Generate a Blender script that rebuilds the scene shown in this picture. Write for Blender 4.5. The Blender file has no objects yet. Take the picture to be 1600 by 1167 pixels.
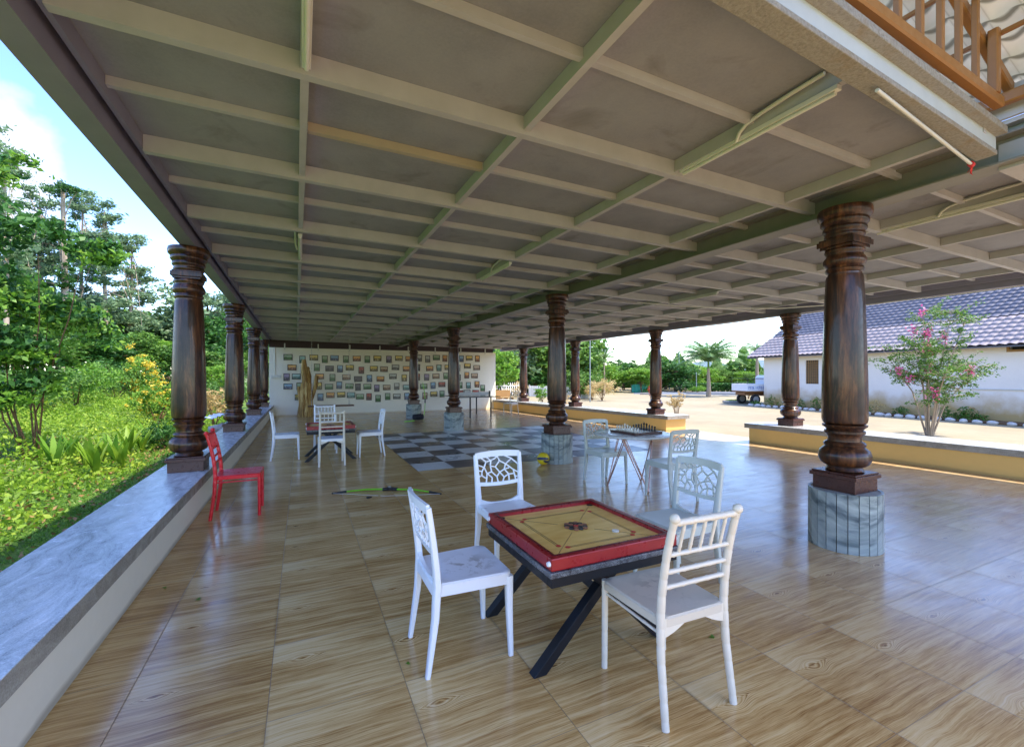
import bpy, bmesh, math, random
import numpy as np
from mathutils import Vector, Matrix
rad = math.radians
random.seed(7); rng = np.random.default_rng(7)
SC = bpy.context.scene
COL = SC.collection

# ---------------------------------------------------------------- camera
F_PX, HOR, YAW = 695.0, 588.0, math.atan(328 / 695.0)
cam_d = bpy.data.cameras.new('camera')
cam = bpy.data.objects.new('camera', cam_d); COL.objects.link(cam)
cam.location = (0, 0, 1.5)
cam.rotation_euler = (rad(90), 0, -YAW)
cam_d.sensor_fit = 'HORIZONTAL'; cam_d.sensor_width = 36
cam_d.lens = 36 * F_PX / 1600
cam_d.shift_y = (HOR - 583.5) / 1600
cam_d.clip_start = 0.05; cam_d.clip_end = 2000
SC.camera = cam

# ---------------------------------------------------------------- light
SUN = Vector((0.41, -0.40, 1.0)).normalized()
sun_el = math.asin(SUN.z); sun_az = math.atan2(SUN.x, SUN.y)
w = bpy.data.worlds.new('World'); SC.world = w; w.use_nodes = True
nt = w.node_tree; nt.nodes.clear()
out = nt.nodes.new('ShaderNodeOutputWorld'); bg = nt.nodes.new('ShaderNodeBackground')
sky = nt.nodes.new('ShaderNodeTexSky'); sky.sky_type = 'NISHITA'; sky.sun_disc = False
sky.sun_elevation = sun_el; sky.sun_rotation = sun_az
sky.air_density = 1.0; sky.dust_density = .7; sky.ozone_density = 2.0
bg.inputs['Strength'].default_value = 0.15
# soft cumulus cloud on the left of the sky
tc = nt.nodes.new('ShaderNodeTexCoord')
vs = nt.nodes.new('ShaderNodeVectorMath'); vs.operation = 'SUBTRACT'
vs.inputs[1].default_value = Vector((-0.68, 1.40, 0.47)).normalized()
nt.links.new(tc.outputs['Generated'], vs.inputs[0])
ln = nt.nodes.new('ShaderNodeVectorMath'); ln.operation = 'LENGTH'
nt.links.new(vs.outputs[0], ln.inputs[0])
hs = nt.nodes.new('ShaderNodeHueSaturation'); hs.inputs['Saturation'].default_value = 1.2; hs.inputs['Hue'].default_value = .515; hs.inputs['Value'].default_value = .96
nt.links.new(sky.outputs[0], hs.inputs['Color'])
no = nt.nodes.new('ShaderNodeTexNoise'); no.inputs['Scale'].default_value = 5.5; no.inputs['Detail'].default_value = 8
nt.links.new(tc.outputs['Generated'], no.inputs['Vector'])
ad = nt.nodes.new('ShaderNodeMath'); ad.operation = 'MULTIPLY_ADD'; ad.inputs[1].default_value = 0.35
nt.links.new(no.outputs['Fac'], ad.inputs[0]); nt.links.new(ln.outputs['Value'], ad.inputs[2])
mr = nt.nodes.new('ShaderNodeMapRange'); mr.inputs['From Min'].default_value = 0.285; mr.inputs['From Max'].default_value = 0.24
mr.inputs['To Min'].default_value = 0; mr.inputs['To Max'].default_value = 0.75
nt.links.new(ad.outputs[0], mr.inputs['Value'])
mx = nt.nodes.new('ShaderNodeMix'); mx.data_type = 'RGBA'
nt.links.new(mr.outputs[0], mx.inputs['Factor']); nt.links.new(hs.outputs[0], mx.inputs['A'])
mx.inputs['B'].default_value = (2.2, 2.25, 2.35, 1)
nt.links.new(mx.outputs['Result'], bg.inputs['Color']); nt.links.new(bg.outputs[0], out.inputs['Surface'])

sl = bpy.data.lights.new('sun', 'SUN'); sl.energy = 2.0; sl.angle = rad(0.6); sl.color = (1.0, 0.93, 0.80)
so = bpy.data.objects.new('sun', sl); COL.objects.link(so)
so.rotation_euler = (-SUN).to_track_quat('-Z', 'Y').to_euler()
so.location = (0, 0, 30)

SC.view_settings.view_transform = 'Standard'; SC.view_settings.look = 'None'
SC.view_settings.exposure = 2.22; SC.view_settings.gamma = 1; SC.view_settings.use_curve_mapping = False
cy = SC.cycles
cy.use_denoising = True; cy.max_bounces = 10; cy.diffuse_bounces = 6; cy.glossy_bounces = 4
cy.transmission_bounces = 4; cy.transparent_max_bounces = 6; cy.sample_clamp_indirect = 8
cy.caustics_reflective = False; cy.caustics_refractive = False

# ---------------------------------------------------------------- scene-graph helpers
def props(o, label=None, cat=None, group=None, kind=None):
    if label: o['label'] = label
    if cat: o['category'] = cat
    if group: o['group'] = group
    if kind: o['kind'] = kind
    return o
def thing(name, label, cat, loc=(0, 0, 0), rz=0, group=None):
    o = bpy.data.objects.new(name, None); COL.objects.link(o)
    o.location = loc; o.rotation_euler = (0, 0, rz); o.empty_display_size = .1
    return props(o, label, cat, group)
def link_mesh(name, me, mat=None, parent=None):
    o = bpy.data.objects.new(name, me); COL.objects.link(o)
    if mat is not None and len(me.materials) == 0:
        me.materials.append(mat)
    if parent: o.parent = parent
    return o
def obj(name, bm, mat, parent=None, smooth=None, bevel=0):
    me = bpy.data.meshes.new(name)
    bmesh.ops.recalc_face_normals(bm, faces=bm.faces)
    bm.to_mesh(me); bm.free()
    if smooth is not None:
        me.shade_smooth()
        me.set_sharp_from_angle(angle=rad(smooth))
    o = link_mesh(name, me, mat, parent)
    if bevel:
        b = o.modifiers.new('bevel', 'BEVEL'); b.width = bevel; b.segments = 2; b.limit_method = 'ANGLE'; b.angle_limit = rad(40)
    return o
def dup(root, loc=None, rz=None, label=None, group=None):
    r = root.copy(); COL.objects.link(r)
    if loc is not None: r.location = loc
    if rz is not None: r.rotation_euler = (0, 0, rz)
    if label: r['label'] = label
    if group: r['group'] = group
    for ch in list(root.children):
        c = ch.copy(); COL.objects.link(c); c.parent = r
        for g in list(ch.children):
            d = g.copy(); COL.objects.link(d); d.parent = c
    return r

# ---------------------------------------------------------------- mesh helpers
def box(bm, x0, x1, y0, y1, z0, z1, M=None):
    vs = [bm.verts.new((x, y, z)) for z in (z0, z1) for y in (y0, y1) for x in (x0, x1)]
    for f in ((0, 2, 3, 1), (4, 5, 7, 6), (0, 1, 5, 4), (2, 6, 7, 3), (0, 4, 6, 2), (1, 3, 7, 5)):
        bm.faces.new([vs[i] for i in f])
    if M is not None: bmesh.ops.transform(bm, matrix=M, verts=vs)
    return vs
def hexa(bm, b, t):
    vb = [bm.verts.new(p) for p in b]; vt = [bm.verts.new(p) for p in t]
    bm.faces.new(vb[::-1]); bm.faces.new(vt)
    n = len(b)
    for i in range(n):
        bm.faces.new((vb[i], vb[(i + 1) % n], vt[(i + 1) % n], vt[i]))
def sweep(bm, pts, sx, sy=None, n=8, up=(0, 0, 1), cap=True, square=False):
    """tube along pts; sx, sy half sizes (scalar or list); square gives a rounded box section"""
    pts = [Vector(p) for p in pts]; m = len(pts)
    sx = sx if hasattr(sx, '__len__') else [sx] * m
    sy = sx if sy is None else (sy if hasattr(sy, '__len__') else [sy] * m)
    up = Vector(up); rings = []
    for i, p in enumerate(pts):
        t = (pts[min(i + 1, m - 1)] - pts[max(i - 1, 0)]).normalized()
        a = up.cross(t)
        if a.length < 1e-3: a = Vector((1, 0, 0)).cross(t)
        if a.length < 1e-3: a = Vector((0, 1, 0)).cross(t)
        a.normalize(); b = t.cross(a).normalized()
        ring = []
        if square:
            c = .72
            prof = [(1, c), (c, 1), (-c, 1), (-1, c), (-1, -c), (-c, -1), (c, -1), (1, -c)]
        else:
            prof = [(math.cos(2 * math.pi * k / n), math.sin(2 * math.pi * k / n)) for k in range(n)]
        for (u, v) in prof:
            ring.append(bm.verts.new(p + a * (u * sx[i]) + b * (v * sy[i])))
        rings.append(ring)
    k = len(rings[0])
    for r0_, r1_ in zip(rings, rings[1:]):
        for i in range(k):
            bm.faces.new((r0_[i], r0_[(i + 1) % k], r1_[(i + 1) % k], r1_[i]))
    if cap:
        bm.faces.new(rings[0][::-1]); bm.faces.new(rings[-1])
def lathe(bm, prof, n=24, c=(0, 0), off=0, sq=None):
    """prof = [(r,z)...]"""
    rings = []
    for (r, z) in prof:
        rings.append([bm.verts.new((c[0] + r * math.cos(off + 2 * math.pi * k / n), c[1] + r * math.sin(off + 2 * math.pi * k / n), z)) for k in range(n)])
    for a, b in zip(rings, rings[1:]):
        for i in range(n):
            bm.faces.new((a[i], a[(i + 1) % n], b[(i + 1) % n], b[i]))
    bm.faces.new(rings[0][::-1]); bm.faces.new(rings[-1])
def from_np(name, verts, faces, mat, parent=None, smooth=False):
    me = bpy.data.meshes.new(name)
    verts = np.asarray(verts, np.float32).reshape(-1, 3); faces = np.asarray(faces, np.int32); k = faces.shape[1]
    me.vertices.add(len(verts)); me.vertices.foreach_set('co', verts.ravel())
    me.loops.add(faces.size); me.loops.foreach_set('vertex_index', faces.ravel())
    me.polygons.add(len(faces)); me.polygons.foreach_set('loop_start', np.arange(0, faces.size, k, dtype=np.int32))
    me.update(calc_edges=True)
    if smooth: me.shade_smooth()
    return link_mesh(name, me, mat, parent)

# ---------------------------------------------------------------- material helpers
class NB:
    def __init__(s, name, rough=.5, spec=.5, color=(.5, .5, .5)):
        s.m = bpy.data.materials.new(name); s.m.use_nodes = True; s.t = s.m.node_tree
        s.b = s.t.nodes['Principled BSDF']; s.b.inputs['Roughness'].default_value = rough
        s.b.inputs['Specular IOR Level'].default_value = spec
        s.b.inputs['Base Color'].default_value = (*color, 1)
    def n(s, ty): return s.t.nodes.new(ty)
    def L(s, a, b): s.t.links.new(a, b)
    def put(s, sock, v):
        if isinstance(v, (int, float)): sock.default_value = v
        elif isinstance(v, (tuple, list)):
            sock.default_value = (*v, 1) if len(v) == 3 and len(sock.default_value) == 4 else v
        else: s.L(v, sock)
    def obj(s):
        return s.n('ShaderNodeTexCoord').outputs['Object']
    def gen(s):
        return s.n('ShaderNodeTexCoord').outputs['Generated']
    def m_(s, op, a, b=0, c=0, clamp=False):
        x = s.n('ShaderNodeMath'); x.operation = op; x.use_clamp = clamp
        s.put(x.inputs[0], a); s.put(x.inputs[1], b); s.put(x.inputs[2], c); return x.outputs[0]
    def xyz(s, v):
        x = s.n('ShaderNodeSeparateXYZ'); s.L(v, x.inputs[0]); return x.outputs
    def vec(s, x, y, z=0):
        c = s.n('ShaderNodeCombineXYZ'); s.put(c.inputs[0], x); s.put(c.inputs[1], y); s.put(c.inputs[2], z); return c.outputs[0]
    def scale(s, v, sc):
        x = s.n('ShaderNodeMapping'); s.L(v, x.inputs['Vector']); x.inputs['Scale'].default_value = sc; return x.outputs[0]
    def noise(s, v, sc, det=4, rough=.5, dist=0):
        x = s.n('ShaderNodeTexNoise'); s.L(v, x.inputs['Vector']); x.inputs['Scale'].default_value = sc
        x.inputs['Detail'].default_value = det; x.inputs['Roughness'].default_value = rough
        x.inputs['Distortion'].default_value = dist; return x.outputs['Fac']
    def white(s, v):
        x = s.n('ShaderNodeTexWhiteNoise'); x.noise_dimensions = '3D'; s.L(v, x.inputs['Vector']); return x.outputs['Value']
    def ramp(s, f, stops, interp='LINEAR'):
        x = s.n('ShaderNodeValToRGB'); x.color_ramp.interpolation = interp; e = x.color_ramp.elements
        while len(e) < len(stops): e.new(.5)
        for i, (p, c) in enumerate(stops):
            e[i].position = p; e[i].color = (*c, 1) if len(c) == 3 else c
        s.put(x.inputs[0], f); return x.outputs[0]
    def mix(s, f, a, b, mode='MIX'):
        x = s.n('ShaderNodeMix'); x.data_type = 'RGBA'; x.blend_type = mode
        s.put(x.inputs['Factor'], f); s.put(x.inputs['A'], a); s.put(x.inputs['B'], b); return x.outputs['Result']
    def rng(s, v, a, b, c, d):
        x = s.n('ShaderNodeMapRange'); s.put(x.inputs[0], v)
        for i, q in enumerate((a, b, c, d)): x.inputs[i + 1].default_value = q
        return x.outputs[0]
    def bump(s, h, st=.3, d=.01):
        x = s.n('ShaderNodeBump'); x.inputs['Strength'].default_value = st; x.inputs['Distance'].default_value = d
        s.L(h, x.inputs['Height']); s.L(x.outputs[0], s.b.inputs['Normal'])
    def col(s, c): s.put(s.b.inputs['Base Color'], c); return s
    def rough(s, c): s.put(s.b.inputs['Roughness'], c); return s
    def random(s): return s.n('ShaderNodeObjectInfo').outputs['Random']
    def island(s): return s.n('ShaderNodeNewGeometry').outputs['Random Per Island']

def simple(name, c, rough=.5, spec=.5, var=.12, sc=6, metal=0, bump=0, bs=40):
    """plain coloured stuff with soft mottling so that nothing is perfectly flat"""
    b = NB(name, rough, spec); o = b.obj()
    f = b.noise(o, sc, 5, .6)
    b.col(b.mix(f, tuple(x * (1 - var) for x in c), tuple(min(1, x * (1 + var)) for x in c)))
    b.b.inputs['Metallic'].default_value = metal
    if rough > .15: b.rough(b.rng(b.noise(o, sc * 3, 3), .3, .7, rough * .8, min(1, rough * 1.25)))
    if bump: b.bump(b.noise(o, bs, 4), bump, .01)
    return b.m
def leafmat(name, c0, c1, c2=None, trans=.35):
    b = NB(name, .5, .35); o = b.obj()
    r = b.island(); cl = b.noise(o, 1.1, 3)
    f = b.m_('ADD', b.m_('MULTIPLY', r, .55), b.m_('MULTIPLY', b.rng(cl, .3, .7, 0, 1), .5), clamp=True)
    st = [(0, c0), (.55, c1)] + ([(1, c2)] if c2 else [])
    c = b.ramp(f, st); b.col(c)
    tr = b.n('ShaderNodeBsdfTranslucent'); b.L(c, tr.inputs[0])
    ms = b.n('ShaderNodeMixShader'); ms.inputs[0].default_value = trans
    b.L(b.b.outputs[0], ms.inputs[1]); b.L(tr.outputs[0], ms.inputs[2])
    b.L(ms.outputs[0], b.t.nodes['Material Output'].inputs['Surface'])
    return b.m

M = {}
# --- glazed tiles printed with wood planks: 0.6 m tiles, grain along X, the same knot print in every tile
def mat_floor():
    b = NB('wood_print_tiles', .2, .5); x, y, z = b.xyz(b.obj())
    tx = b.m_('DIVIDE', b.m_('ADD', x, 120.14), .6); ty = b.m_('DIVIDE', b.m_('ADD', y, 119.0), .6)
    ix = b.m_('FLOOR', tx); iy = b.m_('FLOOR', ty)
    u = b.m_('FRACT', tx); v = b.m_('FRACT', ty)
    h = b.white(b.vec(ix, iy)); h2 = b.white(b.vec(iy, ix, 3))
    h3 = b.m_('FLOOR', b.m_('MULTIPLY', h2, 3.0))
    # grain lines that flow round one knot eye per tile
    h4 = b.white(b.vec(iy, ix, 9))
    warp = b.noise(b.vec(b.m_('ADD', b.m_('MULTIPLY', u, 1.3), b.m_('MULTIPLY', h3, 5)), b.m_('MULTIPLY', v, 2.0)), 1.3, 3)
    vv = b.m_('ADD', v, b.m_('MULTIPLY', b.m_('SUBTRACT', warp, .5), .055))
    ku = b.m_('SUBTRACT', u, b.m_('ADD', .14, b.m_('MULTIPLY', h3, .05))); kv = b.m_('SUBTRACT', vv, b.m_('ADD', .60, b.m_('MULTIPLY', h3, .055)))
    kk = b.m_('ADD', .040, b.m_('MULTIPLY', h4, .032))
    ex = b.m_('EXPONENT', b.m_('MULTIPLY', b.m_('POWER', b.m_('DIVIDE', ku, .11), 2), -1.0))
    q2 = b.m_('SUBTRACT', b.m_('MULTIPLY', kv, kv), b.m_('MULTIPLY', b.m_('MULTIPLY', kk, kk), ex))
    ph = b.m_('MULTIPLY', b.m_('SQRT', b.m_('ABSOLUTE', q2)), b.m_('SIGN', kv))
    near = b.m_('MULTIPLY', b.rng(b.m_('ABSOLUTE', kv), .03, .16, 1, 0), b.m_('EXPONENT', b.m_('MULTIPLY', b.m_('POWER', b.m_('DIVIDE', ku, .2), 2), -1.0)))
    rings = b.m_('MULTIPLY', b.m_('SINE', b.m_('MULTIPLY', ph, 360.0)), near)
    core = b.m_('MULTIPLY', b.m_('MULTIPLY', b.rng(b.m_('ABSOLUTE', kv), .0, .022, 1, 0), b.rng(b.m_('ABSOLUTE', ku), .0, .05, 1, 0)), -.22)
    gv = b.vec(b.m_('ADD', b.m_('MULTIPLY', u, .5), b.m_('MULTIPLY', h3, 3.7)), b.m_('MULTIPLY', ph, 13.0), b.m_('MULTIPLY', h3, 2.0))
    g1 = b.noise(gv, 1.8, 8, .72); g2 = b.noise(b.scale(gv, (1.2, 5, 1)), 3.5, 5, .75)
    stain = b.noise(b.vec(b.m_('MULTIPLY', x, .8), b.m_('MULTIPLY', y, 2.2)), 1.5, 4, .6)
    f = b.m_('ADD', b.m_('MULTIPLY', g1, .62), b.m_('MULTIPLY', g2, .38))
    f = b.m_('ADD', b.m_('ADD', f, b.m_('MULTIPLY', rings, .10)), core)
    fine = b.noise(b.vec(b.m_('ADD', b.m_('MULTIPLY', u, 2.0), b.m_('MULTIPLY', h3, 1.7)), b.m_('MULTIPLY', ph, 90.0), h3), 1.6, 4, .6)
    f = b.m_('ADD', f, b.m_('MULTIPLY', b.rng(fine, .30, .44, 1, 0), -.10))
    f = b.m_('ADD', f, b.m_('MULTIPLY', b.m_('SUBTRACT', stain, .5), .22))
    f = b.m_('ADD', f, b.m_('MULTIPLY', b.m_('SUBTRACT', h, .5), .03))
    # the pale plank printed along one edge of the tile
    pale = b.m_('MULTIPLY', b.m_('GREATER_THAN', v, .72), b.rng(u, 0.0, .8, .11, .0))
    f = b.m_('ADD', f, pale)
    c = b.ramp(f, [(.27, (.12, .044, .012)), (.39, (.33, .162, .047)), (.475, (.51, .295, .10)), (.56, (.67, .44, .18)), (.72, (.77, .58, .31))])
    # joints
    eu = b.m_('MINIMUM', u, b.m_('SUBTRACT', 1, u)); ev = b.m_('MINIMUM', v, b.m_('SUBTRACT', 1, v))
    e = b.m_('MINIMUM', eu, b.m_('MULTIPLY', ev, 1.4))
    j = b.rng(e, .0022, .0045, 1, 0)
    dirt = b.m_('MULTIPLY', b.rng(e, .0, .03, .35, 0), b.rng(b.noise(b.obj(), 2.2, 3), .45, .65, 0, 1))
    c = b.mix(b.m_('MAXIMUM', b.m_('MULTIPLY', j, .6), dirt), c, (.06, .045, .035))
    # greyish wear away from the left ledge
    wr = b.m_('MULTIPLY', b.rng(x, 2.0, 5.0, 0, .5), b.rng(b.noise(b.obj(), .8, 4), .3, .7, .5, 1))
    c = b.mix(wr, c, (.50, .40, .31))
    b.col(c)
    sm = b.noise(b.scale(b.obj(), (1, 3, 1)), 2.4, 5, .6)
    b.rough(b.m_('ADD', b.rng(sm, .3, .7, .13, .27), b.m_('MULTIPLY', j, .4)))
    hh = b.m_('ADD', b.m_('MULTIPLY', b.rng(e, 0, .006, 0, 1), 1.0), b.m_('MULTIPLY', g2, .12))
    b.bump(hh, .25, .002)
    return b.m
M['floor'] = mat_floor()
def mat_chess():
    b = NB('chequer_tiles', .22, .5); x, y, z = b.xyz(b.obj())
    tx = b.m_('DIVIDE', b.m_('SUBTRACT', x, 1.66), .6); ty = b.m_('DIVIDE', b.m_('SUBTRACT', y, 7.0), .6)
    p = b.m_('MODULO', b.m_('ADD', b.m_('FLOOR', tx), b.m_('FLOOR', ty)), 2)
    n1 = b.noise(b.obj(), 5, 6, .65)
    dk = b.ramp(n1, [(.3, (.06, .052, .05)), (.7, (.13, .118, .112))]); lt = b.ramp(n1, [(.3, (.60, .59, .53)), (.7, (.74, .73, .67))])
    c = b.mix(b.m_('GREATER_THAN', p, .5), lt, dk)
    u = b.m_('FRACT', tx); v = b.m_('FRACT', ty)
    e = b.m_('MINIMUM', b.m_('MINIMUM', u, b.m_('SUBTRACT', 1, u)), b.m_('MINIMUM', v, b.m_('SUBTRACT', 1, v)))
    c = b.mix(b.rng(e, .002, .005, .7, 0), c, (.07, .06, .05)); b.col(c)
    b.rough(b.rng(b.noise(b.obj(), 2.5, 4), .3, .7, .24, .42))
    return b.m
M['chess_floor'] = mat_chess()
def mat_granite(name, a, c, d, sc=1.0, rough=.16, vein=True):
    b = NB(name, rough, .5); o = b.obj()
    sp = b.noise(o, 170 * sc, 3, .7); v = b.noise(b.scale(o, (1.0, .35, 1)), 7 * sc, 8, .7, 1.6)
    f = b.m_('ADD', b.m_('MULTIPLY', sp, .55 if not vein else .38), b.m_('MULTIPLY', v, .45 if not vein else .62))
    b.col(b.ramp(f, [(.32, a), (.48, c), (.66, d)]))
    b.rough(b.rng(b.noise(o, 12, 3), .3, .7, rough * .8, rough * 1.8))
    return b.m
M['granite'] = mat_granite('pale_veined_granite', (.16, .17, .18), (.47, .475, .465), (.76, .76, .74))
M['granite_edge'] = mat_granite('rough_cut_granite', (.10, .09, .08), (.26, .24, .21), (.42, .40, .36), .7, .5)
M['granite_dark'] = mat_granite('speckled_dark_granite', (.012, .012, .014), (.05, .053, .06), (.26, .28, .30), 1.6, .2, False)
def mat_pillarwood():
    b = NB('lacquered_rosewood', .3, .3); o = b.obj(); x, y, z = b.xyz(o)
    wv = b.noise(b.scale(o, (1, 1, .5)), 2.2, 3)
    v = b.vec(b.m_('ADD', x, b.m_('MULTIPLY', wv, .10)), b.m_('ADD', y, b.m_('MULTIPLY', wv, .08)), b.m_('MULTIPLY', z, .10))
    g = b.noise(v, 17, 6, .62, .5); g2 = b.noise(v, 60, 4, .7)
    f = b.m_('ADD', b.m_('MULTIPLY', g, .72), b.m_('MULTIPLY', g2, .28))
    b.col(b.ramp(f, [(.32, (.008, .003, .0025)), (.46, (.028, .010, .005)), (.56, (.085, .031, .012)), (.68, (.21, .085, .028))]))
    b.rough(b.rng(b.noise(o, 30, 3), .3, .7, .28, .45))
    b.b.inputs['Coat Weight'].default_value = .28; b.b.inputs['Coat Roughness'].default_value = .07
    b.bump(b.noise(o, 9, 2), .12, .01)
    return b.m
M['pillar'] = mat_pillarwood()
M['plinth'] = simple('plinth_rosewood', (.065, .020, .012), .3, .5, .4, 9)
def mat_marble():
    b = NB('green_grey_marble', .34, .4); o = b.obj(); r = b.island()
    x, y, z = b.xyz(o)
    v = b.vec(b.m_('ADD', b.m_('MULTIPLY', b.m_('ADD', x, y), .7), b.m_('ADD', b.m_('MULTIPLY', z, -.9), b.m_('MULTIPLY', r, .05))), b.m_('MULTIPLY', z, .8), b.m_('MULTIPLY', y, .4))
    f = b.noise(v, 4.6, 7, .64, 1.0); f2 = b.noise(v, 3.0, 3, .5, .8)
    c = b.ramp(f, [(.34, (.02, .035, .035)), (.43, (.13, .165, .155)), (.51, (.31, .35, .315)), (.66, (.52, .56, .50))])
    c = b.mix(b.rng(f2, .48, .68, 0, .55), c, (.24, .28, .31))
    b.col(c); return b.m
M['marble'] = mat_marble()
M['grout'] = simple('pale_grout', (.34, .34, .31), .85)
M['marble_top'] = simple('mortar_fill', (.16, .13, .11), .8)
def mat_wall(name, c, dirt=(.42, .33, .2), dz=.25, rough=.75, amt=.7):
    b = NB(name, rough, .3); o = b.obj(); x, y, z = b.xyz(o)
    n1 = b.noise(o, 1.4, 5, .6); n2 = b.noise(o, 14, 5, .7)
    base = b.mix(b.m_('ADD', b.m_('MULTIPLY', n1, .6), b.m_('MULTIPLY', n2, .4)), tuple(q * .88 for q in c), tuple(min(.9, q * 1.1) for q in c))
    lo = b.rng(b.m_('ADD', z, b.m_('MULTIPLY', b.m_('SUBTRACT', n1, .5), dz * 1.2)), dz * .35, dz, amt, 0)
    b.col(b.mix(lo, base, dirt)); b.bump(n2, .15, .004)
    return b.m
M['wall_cream'] = mat_wall('cream_plaster', (.86, .80, .67), (.6, .5, .35), .06)
M['wall_white'] = mat_wall('off_white_plaster', (.76, .71, .61), (.3, .26, .2), .05)
M['wall_house'] = mat_wall('house_plaster', (.76, .71, .64), (.50, .34, .14), .95, .8, 1.0)
M['wall_yellow'] = mat_wall('ochre_plaster', (.72, .48, .17), (.40, .26, .11), .06)
M['ceiling'] = None
def mat_ceiling():
    b = NB('fibre_cement_ceiling', .7, .3); o = b.obj()
    n1 = b.noise(o, .9, 4, .6); n2 = b.noise(o, 60, 3, .7); n3 = b.noise(o, 3.5, 5, .65)
    f = b.m_('ADD', b.m_('ADD', b.m_('MULTIPLY', n1, .5), b.m_('MULTIPLY', n3, .3)), b.m_('MULTIPLY', n2, .2))
    st = b.noise(o, 1.7, 6, .6, .6); c = b.ramp(f, [(.3, (.20, .205, .23)), (.5, (.285, .288, .315)), (.7, (.34, .343, .372))])
    c = b.mix(b.rng(st, .58, .70, 0, .5), c, (.13, .12, .11)); b.col(c)
    b.bump(n2, .25, .003); return b.m
M['ceiling'] = mat_ceiling()
def mat_steel(name, c, rust=.0):
    b = NB(name, .5, .4); o = b.obj(); n = b.noise(o, 5, 5, .6); n2 = b.noise(o, 1.2, 4, .7)
    c1 = b.mix(n, tuple(q * .82 for q in c), tuple(q * 1.12 for q in c))
    b.col(b.mix(b.rng(n2, .60, .72, 0, rust), c1, (.28, .17, .07))); b.bump(b.noise(o, 35, 3), .1, .003)
    return b.m
M['beam'] = mat_steel('painted_steel_beam', (.47, .46, .47), .2)
M['beam_main'] = mat_steel('painted_main_beam', (.24, .235, .215), .15)
M['fascia'] = mat_steel('painted_fascia_beam', (.25, .235, .32), .1)
M['beam_rust'] = mat_steel('stained_purlin', (.44, .37, .27), .6)
M['roof_sheet'] = simple('roof_sheet', (.35, .35, .34), .6)
def mat_concrete():
    b = NB('rough_concrete', .9, .2); o = b.obj(); n = b.noise(o, 55, 5, .75); n2 = b.noise(o, 6, 4, .6)
    c = b.ramp(n, [(.3, (.24, .225, .20)), (.5, (.34, .325, .30)), (.7, (.42, .405, .38))])
    b.col(b.mix(b.rng(n2, .55, .7, 0, .45), c, (.30, .22, .12))); b.bump(n, .9, .012); return b.m
M['concrete'] = mat_concrete()
M['web_skylit'] = simple('sky_tinted_web', (.50, .56, .60), .5, .4, .12, 4)  # sky light on the beam's side, put in as a pale blue colour
M['maroon'] = simple('dark_maroon_paint', (.035, .012, .01), .5)
M['conduit'] = simple('white_pvc', (.62, .62, .56), .35, .5, .08)
M['tube'] = simple('tube_light_plastic', (.72, .72, .66), .35, .5, .05)
M['white_pl'] = simple('white_plastic', (.78, .79, .80), .32, .5, .05, 4)
M['cream_pl'] = simple('ivory_plastic', (.70, .64, .52), .36, .5, .07, 5)
M['grey_pl'] = simple('pale_sage_plastic', (.52, .55, .50), .36, .5, .06, 5)
M['red_pl'] = simple('red_plastic', (.62, .012, .02), .3, .5, .08, 5)
def dirty(name, base, k=.6, sc=11):
    b = NB(name, .4, .4); o = b.obj(); n = b.noise(o, sc, 5, .65, .3); n2 = b.noise(o, sc * .33, 2)
    x, y, z = b.xyz(o); rr = b.m_('SQRT', b.m_('ADD', b.m_('POWER', b.m_('SUBTRACT', x, .02), 2), b.m_('POWER', b.m_('SUBTRACT', y, .03), 2)))
    f = b.m_('MULTIPLY', b.rng(n, .50, .56, 0, k), b.m_('MULTIPLY', b.rng(rr, .06, .17, 1, .12), b.m_('GREATER_THAN', z, .44)))
    b.col(b.mix(f, b.mix(b.noise(o, 4, 3), tuple(q * .92 for q in base), base), (.22, .19, .15)))
    b.rough(b.rng(n, .4, .6, .3, .5)); return b.m
M['white_dirty'] = dirty('white_plastic_dirty', (.76, .77, .80), .6, 9)
M['cream_dirty'] = dirty('ivory_plastic_dusty', (.64, .57, .45), .45, 9)
M['black_steel'] = simple('black_powder_coat', (.008, .009, .012), .4, .25, .25, 10)
M['red_wood'] = simple('red_painted_wood', (.27, .006, .010), .3, .5, .3, 7)
M['red_wood_dark'] = simple('maroon_painted_wood', (.11, .004, .009), .3, .5, .2, 7)
M['ink'] = simple('ink_black', (.015, .013, .012), .5)
M['ink_red'] = simple('ink_red', (.5, .03, .02), .5)
def mat_ply():
    b = NB('carrom_ply', .25, .5); o = b.obj(); n = b.noise(b.scale(o, (1, 6, 1)), 3, 5, .6); n2 = b.noise(o, 3.5, 4)
    f = b.m_('ADD', b.m_('MULTIPLY', n, .6), b.m_('MULTIPLY', n2, .4))
    b.col(b.ramp(f, [(.35, (.70, .40, .09)), (.6, (.85, .55, .16)), (.75, (.88, .64, .25))])); return b.m
M['ply'] = mat_ply()
M['coin_black'] = simple('black_coin', (.02, .017, .015), .35)
M['coin_tan'] = simple('tan_coin', (.27, .10, .04), .4)
M['copper'] = simple('rose_gold_wire', (.52, .30, .24), .3, .5, .1, 5, .6)
M['table_white'] = simple('pale_table_top', (.62, .64, .62), .25, .5, .04)
M['chess_dark'] = simple('chess_dark_wood', (.05, .012, .01), .3)
M['piece_w'] = simple('ivory_piece', (.66, .62, .52), .35)
M['piece_b'] = simple('black_piece', (.01, .01, .01), .3)
def mat_chessboard():
    b = NB('chess_board_squares', .3); x, y, z = b.xyz(b.obj())
    p = b.m_('MODULO', b.m_('ADD', b.m_('FLOOR', b.m_('DIVIDE', b.m_('ADD', x, 2.0), .05)), b.m_('FLOOR', b.m_('DIVIDE', b.m_('ADD', y, 2.0), .05))), 2)
    b.col(b.mix(b.m_('GREATER_THAN', p, .5), (.55, .45, .3), (.06, .03, .02))); return b.m
M['chessboard'] = mat_chessboard()
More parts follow.
